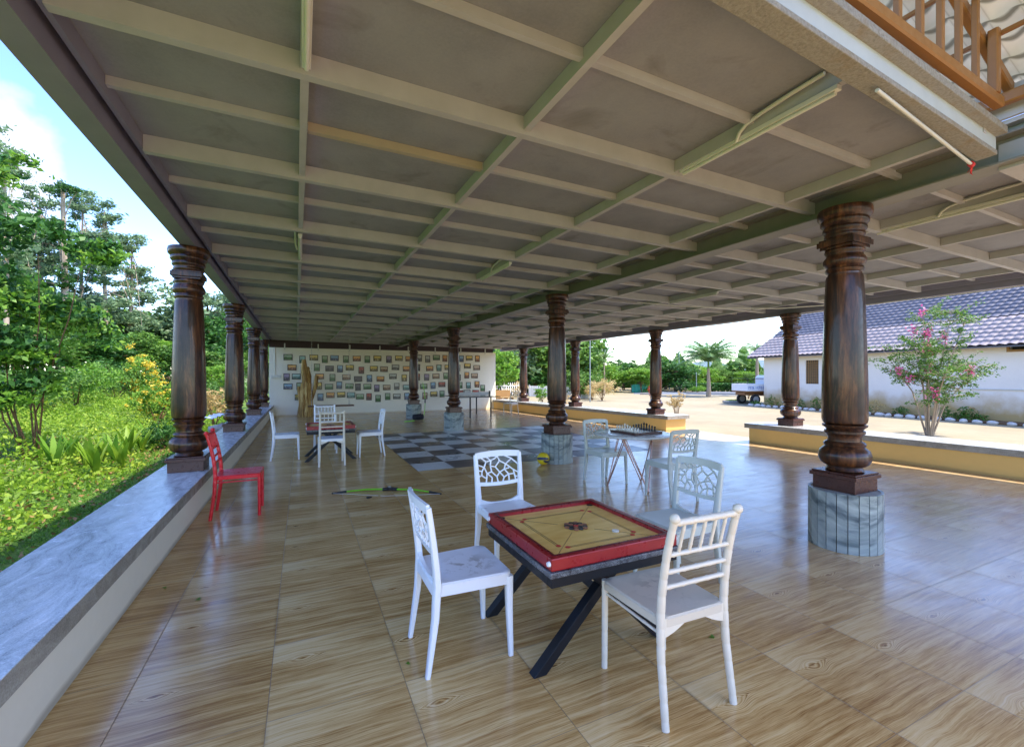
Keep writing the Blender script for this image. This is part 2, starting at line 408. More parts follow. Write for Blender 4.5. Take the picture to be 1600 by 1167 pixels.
M['lime'] = simple('lime_plastic', (.22, .62, .02), .35, .5, .08)
M['yellow'] = simple('yellow_leather', (.75, .56, .02), .4)
M['navy'] = simple('navy_leather', (.012, .02, .07), .4)
M['bag'] = simple('black_fabric', (.012, .012, .02), .8)
def mat_log():
    b = NB('driftwood', .7, .25); o = b.obj(); x, y, z = b.xyz(o)
    n = b.noise(b.vec(x, y, b.m_('MULTIPLY', z, .12)), 13, 6, .7, .6); b.col(b.ramp(n, [(.3, (.07, .035, .012)), (.48, (.32, .18, .05)), (.62, (.60, .42, .16)), (.75, (.72, .58, .30))]))
    b.bump(n, .8, .03); return b.m
M['log'] = mat_log()
M['plank'] = simple('dark_swing_plank', (.12, .05, .025), .5, .4, .3, 8)
M['rope'] = simple('chain_steel', (.45, .43, .38), .4)
M['frame'] = simple('dark_frame_wood', (.02, .011, .007), .4)
M['brown_steel'] = simple('brown_painted_steel', (.30, .135, .035), .38, .5, .18, 6)
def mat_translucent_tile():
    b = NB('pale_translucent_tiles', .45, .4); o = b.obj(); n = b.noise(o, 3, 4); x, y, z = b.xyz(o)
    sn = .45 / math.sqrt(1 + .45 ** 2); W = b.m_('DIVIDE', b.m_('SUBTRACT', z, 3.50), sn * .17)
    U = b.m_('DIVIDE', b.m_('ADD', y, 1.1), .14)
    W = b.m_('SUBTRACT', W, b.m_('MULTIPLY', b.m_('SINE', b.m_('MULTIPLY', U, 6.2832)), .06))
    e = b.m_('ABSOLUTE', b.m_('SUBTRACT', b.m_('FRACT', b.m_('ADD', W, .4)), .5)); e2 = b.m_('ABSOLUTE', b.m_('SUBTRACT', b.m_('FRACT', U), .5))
    lap_shade = b.m_('MAXIMUM', b.rng(e, .05, .15, .9, 0), b.rng(e2, .46, .5, 0, .35))  # shadow lines of the overlapping tiles, and their joints, darkened in the colour
    c = b.mix(lap_shade, b.ramp(n, [(.3, (.42, .40, .32)), (.7, (.58, .55, .46))]), (.13, .12, .09)); b.col(c)
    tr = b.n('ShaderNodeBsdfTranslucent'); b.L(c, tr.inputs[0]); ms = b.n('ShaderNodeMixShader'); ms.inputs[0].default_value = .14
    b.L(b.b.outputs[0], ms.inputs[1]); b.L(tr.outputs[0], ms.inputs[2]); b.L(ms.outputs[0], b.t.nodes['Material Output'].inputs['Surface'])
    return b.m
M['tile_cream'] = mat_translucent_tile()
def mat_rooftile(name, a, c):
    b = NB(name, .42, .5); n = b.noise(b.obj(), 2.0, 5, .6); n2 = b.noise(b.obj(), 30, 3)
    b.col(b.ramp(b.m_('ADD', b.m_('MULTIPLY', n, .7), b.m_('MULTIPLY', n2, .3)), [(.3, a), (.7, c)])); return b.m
M['tile_dark'] = mat_rooftile('darker_house_tiles', (.062, .058, .066), (.13, .122, .132))
M['tile_grey'] = mat_rooftile('paler_house_tiles', (.21, .17, .155), (.35, .29, .265))
def mat_ground():
    b = NB('sandy_concrete_yard', .85, .2); o = b.obj()
    n = b.noise(o, .35, 5, .6); n2 = b.noise(o, 25, 4, .7); n3 = b.noise(o, 2.2, 4, .6)
    f = b.m_('ADD', b.m_('ADD', b.m_('MULTIPLY', n, .5), b.m_('MULTIPLY', n3, .25)), b.m_('MULTIPLY', n2, .25))
    b.col(b.ramp(f, [(.3, (.215, .178, .112)), (.5, (.30, .25, .155)), (.7, (.355, .31, .20))])); b.bump(n2, .2, .01); return b.m
M['yard'] = mat_ground()
def mat_lawn():
    b = NB('lawn_soil', .9, .2); o = b.obj(); n = b.noise(o, 1.3, 6, .65); n2 = b.noise(o, 18, 5, .7)
    f = b.m_('ADD', b.m_('MULTIPLY', n, .55), b.m_('MULTIPLY', n2, .45))
    b.col(b.ramp(f, [(.3, (.035, .07, .012)), (.5, (.085, .15, .022)), (.62, (.15, .20, .04)), (.75, (.24, .19, .09))])); b.bump(n2, .5, .02); return b.m
M['lawn'] = mat_lawn()
M['soil'] = simple('bed_soil', (.16, .09, .045), .9, .2, .35, 8, 0, .5)
M['grass'] = leafmat('grass_blades', (.05, .13, .015), (.13, .27, .03), (.26, .38, .06), .4)
M['herb'] = leafmat('herb_leaves', (.09, .19, .012), (.23, .38, .025), (.48, .56, .07), .45)
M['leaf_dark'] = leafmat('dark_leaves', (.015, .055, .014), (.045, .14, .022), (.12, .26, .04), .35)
M['leaf_mid'] = leafmat('mid_leaves', (.04, .10, .018), (.11, .23, .035), (.24, .38, .07), .35)
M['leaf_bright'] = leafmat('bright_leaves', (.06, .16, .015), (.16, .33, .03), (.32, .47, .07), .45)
M['leaf_blue'] = leafmat('silver_green_leaves', (.07, .14, .07), (.17, .27, .13), (.32, .42, .22), .4)
M['leaf_yellow'] = leafmat('yellow_blooms', (.45, .33, .03), (.78, .58, .05), (.85, .70, .18), .4)
M['leaf_croton'] = leafmat('croton_leaves', (.35, .25, .09), (.62, .46, .20), (.70, .60, .32), .4)
M['leaf_palm'] = leafmat('palm_leaves', (.05, .12, .035), (.12, .23, .07), (.24, .36, .13), .3)
M['bloom'] = leafmat('pink_blooms', (.60, .05, .18), (.80, .12, .32), (.85, .35, .48), .35)
M['bark'] = simple('bark', (.20, .14, .09), .85, .2, .35, 9, 0, .5, 30)
M['bark_pale'] = simple('pale_bark', (.36, .28, .20), .8, .2, .3, 9, 0, .4, 30)
M['stem'] = simple('thin_brown_stem', (.17, .09, .04), .7, .3, .25, 9)
M['stone_white'] = simple('whitewashed_stone', (.60, .55, .48), .85, .2, .25, 6, 0, .5)
M['fence_white'] = simple('white_fence_paint', (.80, .78, .74), .5, .4, .06)
M['truck_white'] = simple('white_vehicle_paint', (.78, .80, .84), .25, .5, .04)
M['rubber'] = simple('tyre_rubber', (.02, .02, .02), .8)
M['rim'] = simple('grey_rim', (.35, .34, .32), .4)
M['glass_dark'] = simple('dark_glass', (.02, .025, .03), .1)
M['blue_ink'] = simple('blue_lettering', (.05, .16, .5), .5)
M['rust'] = simple('rusty_frame', (.25, .12, .05), .7)
M['pole'] = simple('galvanised_pole', (.22, .25, .24), .5)
M['lattice'] = simple('ochre_lattice', (.30, .17, .06), .6, .3, .2)
M['dark'] = simple('dark_opening', (.03, .028, .025), .8)
M['net_green'] = simple('green_shade_net', (.05, .36, .27), .7)
M['flower_red'] = leafmat('red_leaves', (.3, .02, .015), (.55, .06, .04), None, .3)
M['red_cloth'] = simple('red_ribbon', (.6, .02, .02), .6)
M['sheet'] = simple('corrugated_white_sheet', (.62, .66, .70), .4)

# ================================================================ GROUND
bm = bmesh.new()
box(bm, -1.06, 9.9, -3.2, 19.15, -.25, 0)
props(obj('floor', bm, M['floor']), kind='structure')
bm = bmesh.new()
x0, x1, y0, y1 = 1.66, 6.46, 7.0, 11.8
box(bm, x0, x1, y0, y1, .0005, .004)
props(obj('chequered_floor', bm, M['chess_floor']), kind='structure')
# yard to the right and all the land to the horizon
bm = bmesh.new()
def gz(x, y):
    return 0
vs = [bm.verts.new(p) for p in ((9.88, -400, -.012), (900, -400, -.012), (900, 900, -.012), (9.88, 900, -.012))]
bm.faces.new(vs)
vs = [bm.verts.new(p) for p in ((-1.6, 19.14, -.013), (9.88, 19.14, -.013), (9.88, 900, -.013), (-1.6, 900, -.013))]
bm.faces.new(vs)
vs = [bm.verts.new(p) for p in ((-1.6, -400, -.262), (9.88, -400, -.262), (9.88, -3.2, -.262), (-1.6, -3.2, -.262))]
bm.faces.new(vs)
props(obj('yard', bm, M['yard']), kind='structure')
def lawn_z(x, y):
    d = np.maximum(0, -x - 3.6)
    return -.22 + 1.9 * (1 - np.exp(-d / 9.0)) + .06 * np.sin(x * .9 + 1) * np.cos(y * .6) * np.minimum(1, d)
gx = -1.55 - np.concatenate([np.linspace(0, 30, 61), np.linspace(34, 500, 12)]); gy = np.concatenate([np.linspace(-60, -6, 10), np.linspace(-5, 60, 66), np.linspace(70, 700, 14)])
X, Y = np.meshgrid(gx, gy); Z = lawn_z(X, Y)
V = np.stack([X, Y, Z], -1).reshape(-1, 3); nx = len(gx); ny = len(gy)
ii, jj = np.meshgrid(np.arange(ny - 1), np.arange(nx - 1), indexing='ij'); a = (ii * nx + jj).ravel()
props(from_np('lawn', V, np.stack([a, a + nx, a + nx + 1, a + 1], 1), M['lawn'], smooth=True), kind='structure')

# ================================================================ LEDGES
def ledge(name, label, xin0, xin1, wdt, y0, y1, top, wallm, ends=True, zb=-.3, edge='granite_edge'):
    """inner face runs from (xin0,y0) to (xin1,y1); wdt positive to +X"""
    t = thing(name, label, 'low wall', (xin0, y0, 0))
    def q(y, o): return xin0 + (xin1 - xin0) * (y - y0) / (y1 - y0) + o - xin0
    s = 1 if wdt > 0 else -1
    bm = bmesh.new()
    P = lambda o, y: (q(y, o), y - y0)
    a = [P(0, y0), P(wdt, y0), P(wdt, y1), P(0, y1)]
    hexa(bm, [(x, y, zb) for x, y in a], [(x, y, top - .1) for x, y in a])
    obj('wall', bm, wallm, t)
    bm = bmesh.new(); ov = .04
    a = [P(-s * ov, y0 - (.09 if ends else 0)), P(wdt + s * ov, y0 - (.09 if ends else 0)), P(wdt + s * ov, y1 + (.09 if ends else 0)), P(-s * ov, y1 + (.09 if ends else 0))]
    hexa(bm, [(x, y, top - .1) for x, y in a], [(x, y, top - .004) for x, y in a])
    obj('slab_edge', bm, M[edge], t)
    # polished slabs with fine joints
    n = max(1, round((y1 - y0) / 2.6)); ya = y0 - (.09 if ends else 0); yb = y1 + (.09 if ends else 0)
    for k in range(n):
        u0 = ya + (yb - ya) * k / n + (.0015 if k else 0); u1 = ya + (yb - ya) * (k + 1) / n - .0015
        bm = bmesh.new()
        a = [P(-s * ov, u0), P(wdt + s * ov, u0), P(wdt + s * ov, u1), P(-s * ov, u1)]
        hexa(bm, [(x, y, top - .004) for x, y in a], [(x, y, top) for x, y in a])
        obj('granite_slab', bm, M['granite'], t)
    return t
ledge('low_wall', 'long low wall with pale blue-grey granite top beside the lawn, under the left pillars', -1.02, -1.02, -.46, -3.2, 18.98, .41, M['wall_white'], ends=False)
ledge('low_wall', 'ochre low wall with granite top behind the chess table, running to the photo wall', 8.95, 8.02, .72, 9.15, 18.98, .43, M['wall_yellow'])
ledge('low_wall', 'ochre low wall with granite top at the right edge, beside the large near pillar', 9.66, 9.20, .74, -2.0, 6.85, .43, M['wall_yellow'])

# ================================================================ BACK WALL
t = thing('photo_wall', 'cream wall at the far end hung with rows of small framed photos', 'wall', (0, 19.0, 0))
bm = bmesh.new(); box(bm, -1.12, 8.12, 0, .2, -.25, 2.59); obj('wall_panel', bm, M['wall_cream'], t)
bm = bmesh.new(); box(bm, -1.12, 8.0, .02, .16, 2.59, 2.93); obj('top_beam', bm, M['maroon'], t)
for x in np.linspace(-.6, 7.6, 8):
    bm = bmesh.new(); box(bm, x - .02, x + .02, -.02, .017, 2.52, 2.76); obj('bracket', bm, M['conduit'], t)
bm = bmesh.new(); sweep(bm, [(-.93, -.02, 2.6), (-.93, -.02, 1.52)], .012); box(bm, -1.05, -.72, -.05, -.002, 1.44, 1.54); obj('switch_box', bm, M['conduit'], t)

# ================================================================ ROOF
def r0(x, y): return 2.995 - .0155 * (y - 2) - .012 * (x - 4)
def wp(x, y): return x - .0085 * (y - 4) * (x + 1.2)
def rb(bm, xa, ya, xb, yb, wd, o0, o1):
    a = Vector((wp(xa, ya), ya)); c = Vector((wp(xb, yb), yb)); d = (c - a).normalized(); p = Vector((-d.y, d.x)) * wd / 2
    cs = [a + p, a - p, c - p, c + p]
    hexa(bm, [(q.x, q.y, r0(q.x, q.y) + o0) for q in cs], [(q.x, q.y, r0(q.x, q.y) + o1) for q in cs])
roof = thing('pavilion_roof', 'flat grey ceiling of the pavilion with its grid of painted steel beams', 'roof')
XL, XM, XR = -1.18, 4.42, 9.98
YF, YB = 1.42, 19.15
CE = .205
ys = [1.30 + 1.36 * k for k in range(14)]      # cross beams
ys[0] = 1.30
longs_l = [0.0, 1.32, 2.64, 3.98]; longs_r = [5.55, 6.85, 8.15, 9.35]
def quadsheet(bm, xa, xb, ya, yb, o0, o1):
    cs = [(wp(xa, ya), ya), (wp(xb, ya), ya), (wp(xb, yb), yb), (wp(xa, yb), yb)]
    hexa(bm, [(x, y, r0(x, y) + o0) for x, y in cs], [(x, y, r0(x, y) + o1) for x, y in cs])
bm = bmesh.new()
def slab(bm, o0, o1, e=0):  # near edge, out of view, placed to block sun but let floor bounce in
    yl, yr = 1.19, 1.42
    for cs in ([(XL - e, yl), (wp(XM, yr), yr), (wp(XM, YB), YB + e), (wp(XL - e, YB), YB + e)], [(wp(XM, -.9), -.9), (wp(XR + e, -.9), -.9), (wp(XR + e, YB), YB + e), (wp(XM, YB), YB + e)],
               [(XL - e, -.9), (1.3, -.9), (1.3, 1.292), (XL - e, yl)]):
        hexa(bm, [(x, y, r0(x, y) + o0) for x, y in cs], [(x, y, r0(x, y) + o1) for x, y in cs])
slab(bm, CE, CE + .02)
obj('ceiling_sheet', bm, M['ceiling'], roof)
bm = bmesh.new()
slab(bm, CE + .021, CE + .07, .06)
obj('roof_slab', bm, M['roof_sheet'], roof)
bm = bmesh.new(); rb(bm, XM, -.9, XM, YB, .20, 0, .014); rb(bm, XM, -.9, XM, YB, .012, .014, .19); rb(bm, XM, -.9, XM, YB, .20, .19, .204)
obj('main_beam', bm, M['beam_main'], roof)
for X_, s in ((XL, 1), (XR, -1)):
    bm = bmesh.new(); rb(bm, X_, -.9, X_, YB + .1, .15, 0, .20)
    obj('fascia_beam', bm, M['fascia'], roof)
    bm = bmesh.new(); rb(bm, X_ + s * .135, -.9, X_ + s * .135, YB + .1, .03, .10, .204)
    obj('edge_angle', bm, M['fascia'], roof)
for y in ys[1:]:
    for (xa, xb) in ((XL + .152, XM - .008), (XM + .008, XR - .152)):
        bm = bmesh.new(); rb(bm, xa, y, xb, y, .055, .085, .204); obj('cross_beam', bm, M['beam'], roof)
for k in range(len(ys) - 1):
    y = (ys[k] + ys[k + 1]) / 2
    for bi, (xa, xb) in enumerate(((XL + .152, XM - .008), (XM + .008, XR - .152))):
        bm = bmesh.new(); rb(bm, xa, y, xb, y, .038, .150, .204)
        obj('purlin', bm, M['beam'], roof)
for X_ in longs_l + longs_r:
    bm = bmesh.new()
    for k in range(len(ys) - 1):
        rb(bm, X_, ys[k] + .029, X_, ys[k + 1] - .029, .045, .112, .2035)
    obj('long_joist', bm, M['beam'], roof)
# one rust-stained stretch of purlin, as in the photo
bm = bmesh.new(); yy = (ys[1] + ys[2]) / 2; rb(bm, .03, yy, 1.29, yy, .044, .144, .203)
props(obj('stained_purlin', bm, M['beam_rust'], roof), 'rust-stained piece of purlin')
# near cross beams over the camera's left
for y in (-.8, .06):
    bm = bmesh.new(); rb(bm, XL + .152, y, 1.5, y, .055, .085, .204); obj('cross_beam', bm, M['beam'], roof)
# rough concrete edge beam that bounds the opening
eb = thing('edge_beam', 'rough concrete edge beam with a pale blue sky-tinted side next to the opening', 'beam', (0, 0, 0))
def ebox(o0, o1, z0, z1):
    ln_ = lambda x, o: 1.19 + (x - 1.7) * .0566 + o
    bm = bmesh.new(); a = [(-1, ln_(-1, o0)), (4.315, ln_(4.315, o0)), (4.315, ln_(4.315, o1)), (-1, ln_(-1, o1))]
    hexa(bm, [(x, y, z0) for x, y in a], [(x, y, z1) for x, y in a]); return bm
obj('bottom_flange', ebox(0, .11, 3.02, 3.05), M['concrete'], eb, bevel=.004)
obj('web', ebox(.008, .10, 3.05, 3.145), M['web_skylit'], eb)
obj('top_flange', ebox(-.05, .10, 3.145, 3.19), M['concrete'], eb, bevel=.004)
bm = bmesh.new(); box(bm, 4.53, 9.7, 1.12, 1.40, 2.975, 3.16); o = obj('edge_beam_end', bm, M['beam'], eb)

# tube lights with their bent conduits
def tube_light(x, y0, y1, label, curl=1, ln=None):
    z = (r0(x, y0) + r0(x, y1)) / 2 + .085
    xx = wp(x, (y0 + y1) / 2)
    t = thing('tube_light', label, 'light', (xx, y0, z), 0, 'tube lights under the ceiling beams')
    L = y1 - y0
    bm = bmesh.new(); box(bm, -.022, .022, 0, L, .0, .028); obj('batten', bm, M['tube'], t, bevel=.003)
    bm = bmesh.new(); sweep(bm, [(0, .02, -.012), (0, L - .02, -.012)], .0125, n=10); obj('tube', bm, M['tube'], t, 40)
    if curl:
        bm = bmesh.new(); c = curl
        pts = [(c * .03, L * .55, .0), (c * .045, L * .52, .04), (c * .05, L * .47, .07), (c * .05, L * .38, .085), (c * .05, L * .2, .10), (c * .05, .05, .105)]
        sweep(bm, pts, .0135, n=8); obj('conduit', bm, M['conduit'], t, 60)
    return t
tube_light(2.64, 1.46, 2.60, 'long white tube light with bent conduit beside the opening, nearest the large right pillar', -1)
tube_light(0.0, 1.3, 2.60, 'white tube light at the top left of the ceiling, running out of view', 0)
tube_light(0.0, 5.5, 6.6, 'white tube light with a curled conduit on the left ceiling joist', -1)
tube_light(2.64, 5.5, 6.6, 'short-looking white tube light above the far side of the near game table', -1)
tube_light(5.55, 1.5, 2.7, 'white tube light with bent conduit right of the large near pillar capital', -1)
tube_light(6.85, 5.6, 6.8, 'white tube light in the right half of the ceiling beyond the main beam', 1)
bm = bmesh.new()
sweep(bm, [(6.0, 6.9, r0(6, 6.9) + .07), (6.8, 6.7, r0(6.8, 6.7) + .03), (7.8, 6.4, r0(7.8, 6.4) + .02), (8.9, 6.0, r0(8.9, 6) + .03), (9.4, 5.2, r0(9.4, 5.2) + .02)], .011)
props(obj('ceiling_conduit', bm, M['conduit'], None, 60), 'long sagging white conduit crossing the right half of the ceiling', 'conduit')
bm = bmesh.new()
pts = [(wp(9.84, y), y, r0(wp(9.84, y), y) - .015 - .02 * abs(math.sin(y * 1.4))) for y in np.linspace(1.0, 12, 28)]
sweep(bm, pts, .009, n=6)
props(obj('cable', bm, M['conduit'], None), 'thin pale cable strung along the right roof edge', 'cable')
t = thing('pvc_pipe', 'white pvc pipe hanging under the edge beam with a red ribbon at its tip', 'pipe', (2.7, 1.28, 2.985))
bm = bmesh.new(); sweep(bm, [(0, 0, 0), (1.49, .14, -.03)], .010, n=10); obj('pipe', bm, M['conduit'], t, 50)
bm = bmesh.new()
for k in range(3):
    sweep(bm, [(1.45 + .015 * k, .135, -.01), (1.46 + .03 * k, .14 + .01 * k, -.05 - .01 * k), (1.44 + .04 * k, .15, -.085)], .004, .001, n=4)
sweep(bm, [(1.44, .135, -.029), (1.475, .139, -.03)], .018, n=10)
obj('ribbon', bm, M['red_cloth'], t)

# tiled roof seen through the opening, with its brown steel truss
def tile_field(name, p0, du, dv, nu, nv, tw, tl, mat, parent, amp=.022, step=.022, su=7, thick=.0):
    """p0 eave corner, du unit vector along the eave, dv unit vector up the slope; nu x nv tiles"""
    du = Vector(du); dv = Vector(dv); nn = du.cross(dv).normalized()
    if nn.z < 0: nn = -nn
    us = np.linspace(0, nu, nu * su + 1); vv = []
    for k in range(nv):
        vv += [k + .0, k + .5, k + .97]
    vv = np.array(vv + [nv * 1.0])
    U, W = np.meshgrid(us, vv)
    fr = W - np.floor(W)
    H = amp * (np.abs(np.sin(math.pi * (U + .0))) ** .8) + step * (1 - fr)
    H[-1] = H[-2]
    P = np.array(p0)[None, None, :] + U[..., None] * tw * np.array(du) + (W[..., None] + .06 * np.sin(2 * math.pi * U)[..., None]) * tl * np.array(dv) + H[..., None] * np.array(nn)
    ny_, nx_ = U.shape
    i, j = np.meshgrid(np.arange(ny_ - 1), np.arange(nx_ - 1), indexing='ij'); a = (i * nx_ + j).ravel()
    return from_np(name, P.reshape(-1, 3), np.stack([a, a + 1, a + nx_ + 1, a + nx_], 1), mat, parent, smooth=False)
tr = thing('tiled_roof', 'pale tiled pitched roof on brown steel truss seen through the ceiling opening', 'roof')
sl_ = Vector((-1, 0, .45)).normalized()
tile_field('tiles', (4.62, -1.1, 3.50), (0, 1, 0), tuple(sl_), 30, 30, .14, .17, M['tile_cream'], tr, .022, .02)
def slope_pt(x, y, o=0): return (x, y, 3.50 + (4.62 - x) * .45 + o)
for k in range(12):                # battens under the tiles, running along Y
    x = 4.5 - k * .42
    bm = bmesh.new(); sweep(bm, [slope_pt(x, -1.1, -.03), slope_pt(x, 3.0, -.03)], .014, .014, square=True); obj('batten', bm, M['brown_steel'], tr)
for y in (-.8, .25, 1.32):            # rafters
    bm = bmesh.new(); sweep(bm, [slope_pt(4.5, y, -.08), slope_pt(0, y, -.08)], .025, .035, square=True); obj('rafter', bm, M['brown_steel'], tr)
bm = bmesh.new(); sweep(bm, [(.2, 1.23, 3.40), (2.47, 1.25, 3.345), (4.12, 1.275, 3.285)], .03, .035, square=True); obj('bottom_chord', bm, M['brown_steel'], tr)
for k, x in enumerate((4.02, 3.76, 3.54, 3.32, 3.09, 2.86, 2.62, 2.38, 2.14, 1.9)):
    bm = bmesh.new(); h = .026 if k == 0 else .016
    sweep(bm, [(x, 1.262, 3.31), (x, 1.262, 3.50 + (4.62 - x) * .45 - .05)], h, h, square=True, up=(1, 0, 0)); obj('upright', bm, M['brown_steel'], tr)
bm = bmesh.new(); sweep(bm, [(4.36, -1.1, 3.40), (4.36, 3.0, 3.40)], .03, .04, square=True); obj('eave_beam', bm, M['brown_steel'], tr)
bm = bmesh.new(); box(bm, 4.44, 4.47, -.9, 1.5, 3.30, 3.52); obj('eave_panel', bm, M['beam'], tr)
bm = bmesh.new(); box(bm, 4.475, 4.9, -.9, 1.5, 3.27, 3.30); obj('flashing', bm, M['beam'], tr)

# ================================================================ PILLARS
marble_h = .5
def pillar_parts(t, zb, ztop):
    """carved pillar from zb (underside of its square plinth) to ztop"""
    s = (ztop - zb) / 2.52
    Z = lambda z: zb + z * s
    bm = bmesh.new()
    box(bm, -.172, .172, -.172, .172, Z(0), Z(.115)); box(bm, -.192, .192, -.192, .192, Z(.115), Z(.15)); box(bm, -.18, .18, -.18, .18, Z(.15), Z(.165))
    obj('plinth', bm, M['plinth'], t, bevel=.004)
    bm = bmesh.new()
    pr = [(.135, .165), (.145, .175), (.135, .19), (.128, .205), (.15, .215), (.178, .235), (.195, .27), (.198, .31), (.185, .35), (.155, .378),
          (.145, .385), (.155, .395), (.158, .41), (.146, .425), (.128, .435), (.124, .47), (.14, .495), (.152, .505), (.152, .525), (.135, .535), (.145, .55), (.165, .565), (.168, .58)]
    lathe(bm, [(r, Z(z)) for r, z in pr], 32); obj('base_rings', bm, M['pillar'], t, 50)
    # shaft: octagonal with softened arrises, swelling downward
    bm = bmesh.new(); sec = []
    prs = [(.150, .581), (.172, .60), (.180, .63), (.181, .75), (.176, 1.05), (.166, 1.4), (.155, 1.75), (.147, 1.9), (.141, 1.905 + .02)]
    rings = []
    for r, z in prs:
        ring = []
        for k in range(8):
            for da in (-.16, .16):
                a = math.pi / 8 + k * math.pi / 4 + da
                rr = r / math.cos(math.pi / 8 - .16) * math.cos(math.pi/8) * 1.0
                ring.append(bm.verts.new((rr * math.cos(a), rr * math.sin(a), Z(z))))
        rings.append(ring)
    for a_, b_ in zip(rings, rings[1:]):
        for i in range(16): bm.faces.new((a_[i], a_[(i + 1) % 16], b_[(i + 1) % 16], b_[i]))
    bm.faces.new(rings[0][::-1]); bm.faces.new(rings[-1])
    obj('shaft', bm, M['pillar'], t, 24)
    bm = bmesh.new()
    pc = [(.126, 1.926), (.126, 1.945), (.14, 1.955), (.146, 1.975), (.136, 1.99), (.134, 2.0), (.150, 2.012), (.160, 2.035), (.162, 2.06), (.150, 2.085), (.138, 2.10), (.136, 2.115), (.148, 2.13), (.150, 2.15), (.142, 2.16)]
    lathe(bm, [(r, Z(z)) for r, z in pc], 32)
    pc = [(.140, 2.255), (.15, 2.27), (.153, 2.285), (.146, 2.30), (.152, 2.315), (.163, 2.325), (.165, 2.345), (.158, 2.36), (.168, 2.375), (.18, 2.39), (.182, 2.41), (.176, 2.425), (.190, 2.44), (.203, 2.455), (.206, 2.49), (.200, 2.52)]
    lathe(bm, [(r, Z(z)) for r, z in pc], 32)
    obj('capital_rings', bm, M['pillar'], t, 50)
    bm = bmesh.new()
    box(bm, -.135, .135, -.135, .135, Z(2.162), Z(2.185)); box(bm, -.152, .152, -.152, .152, Z(2.185), Z(2.235)); box(bm, -.14, .14, -.14, .14, Z(2.235), Z(2.254))
    obj('capital_block', bm, M['pillar'], t, bevel=.004)
def marble_pillar(x, y, label):
    t = thing('pillar', label, 'pillar', (x, y, 0), 0, 'middle row of pillars on round marble bases')
    n = 22
    bm = bmesh.new(); lathe(bm, [(.252, 0), (.252, .497)], 44); obj('base_core', bm, M['grout'], t)
    bm = bmesh.new()
    for k in range(n):
        a0 = 2 * math.pi * k / n + .012; a1 = 2 * math.pi * (k + 1) / n - .012
        r_i, r_o = .2525, .275
        hexa(bm, [(r_i * math.cos(a0), r_i * math.sin(a0), .001), (r_o * math.cos(a0), r_o * math.sin(a0), .001), (r_o * math.cos(a1), r_o * math.sin(a1), .001), (r_i * math.cos(a1), r_i * math.sin(a1), .001)],
             [(r_i * math.cos(a0), r_i * math.sin(a0), .5), (r_o * math.cos(a0), r_o * math.sin(a0), .5), (r_o * math.cos(a1), r_o * math.sin(a1), .5), (r_i * math.cos(a1), r_i * math.sin(a1), .5)])
    obj('marble_base', bm, M['marble'], t)
    pillar_parts(t, .4985, r0(x, y)); return t
marble_pillar(4.39, 2.33, 'nearest and largest carved rosewood pillar, on a round marble base at right')
marble_pillar(4.06, 6.75, 'carved pillar on marble base with the yellow ball beside it')
marble_pillar(3.84, 11.95, 'carved pillar on marble base at the back edge of the black and white floor')
marble_pillar(3.66, 16.1, 'farthest marble-based carved pillar, with black bag at its foot')
def ledge_pillar(x, y, zb, label, group):
    t = thing('pillar', label, 'pillar', (x, y, 0), 0, group)
    pillar_parts(t, zb, r0(x, y)); return t
gl = 'pillars on the left low wall'; gr_ = 'pillars on the right low walls'
ledge_pillar(-1.20, 6.34, .41, 'nearest carved pillar on the left low wall, behind the red chair', gl)
ledge_pillar(-1.22, 10.4, .41, 'second carved pillar along the left low wall', gl)
ledge_pillar(-1.24, 14.6, .41, 'third carved pillar along the left low wall', gl)
ledge_pillar(-1.25, 18.2, .41, 'last carved pillar on the left low wall, next to the photo wall', gl)
ledge_pillar(9.66, 6.2, .43, 'carved pillar at the end of the near right low wall, in front of the house', gr_)
ledge_pillar(9.12, 9.72, .43, 'carved pillar at the near end of the far right low wall', gr_)
ledge_pillar(8.82, 13.4, .43, 'carved pillar midway along the far right low wall', gr_)
ledge_pillar(8.62, 17.1, .43, 'carved pillar on the far right low wall closest to the photo wall', gr_)

# ================================================================ CHAIRS (front faces +Y, origin on the floor under the seat)
def seat_mesh(wf, wb, d, z, th=.034, skirt=.03, curve=.0):
    bm = bmesh.new(); N = 10
    def prof(s, zz, inset, dish=0):
        pts = []
        hf, hb, hd, r = wf / 2 - inset, wb / 2 - inset, d / 2 - inset, .045
        cs = [(hb, -hd), (hf, hd), (-hf, hd), (-hb, -hd)]
        for i, (cx, cyy) in enumerate(cs):
            sx_ = 1 if cx > 0 else -1; sy_ = 1 if cyy > 0 else -1
            base = {0: -90, 1: 0, 2: 90, 3: 180}[i]
            for k in range(5):
                a = rad(base + k * 22.5)
                pts.append((cx - sx_ * r + r * math.cos(a), cyy - sy_ * r + r * math.sin(a), zz))
        return [bm.verts.new(p) for p in pts]
    rings = [prof(1, z - th - skirt, .012), prof(1, z - th - skirt, .0), prof(1, z - .008, 0), prof(1, z, .008), prof(1, z - .002, .03), prof(1, z - .006, .08)]
    for a, b in zip(rings, rings[1:]):
        k = len(a)
        for i in range(k): bm.faces.new((a[i], a[(i + 1) % k], b[(i + 1) % k], b[i]))
    bm.faces.new(rings[-1])
    # underside at panel thickness
    under = prof(1, z - th, .012)
    k = len(under)
    for i in range(k): bm.faces.new((rings[0][i], under[i], under[(i + 1) % k], rings[0][(i + 1) % k]))
    bm.faces.new(under[::-1])
    return bm
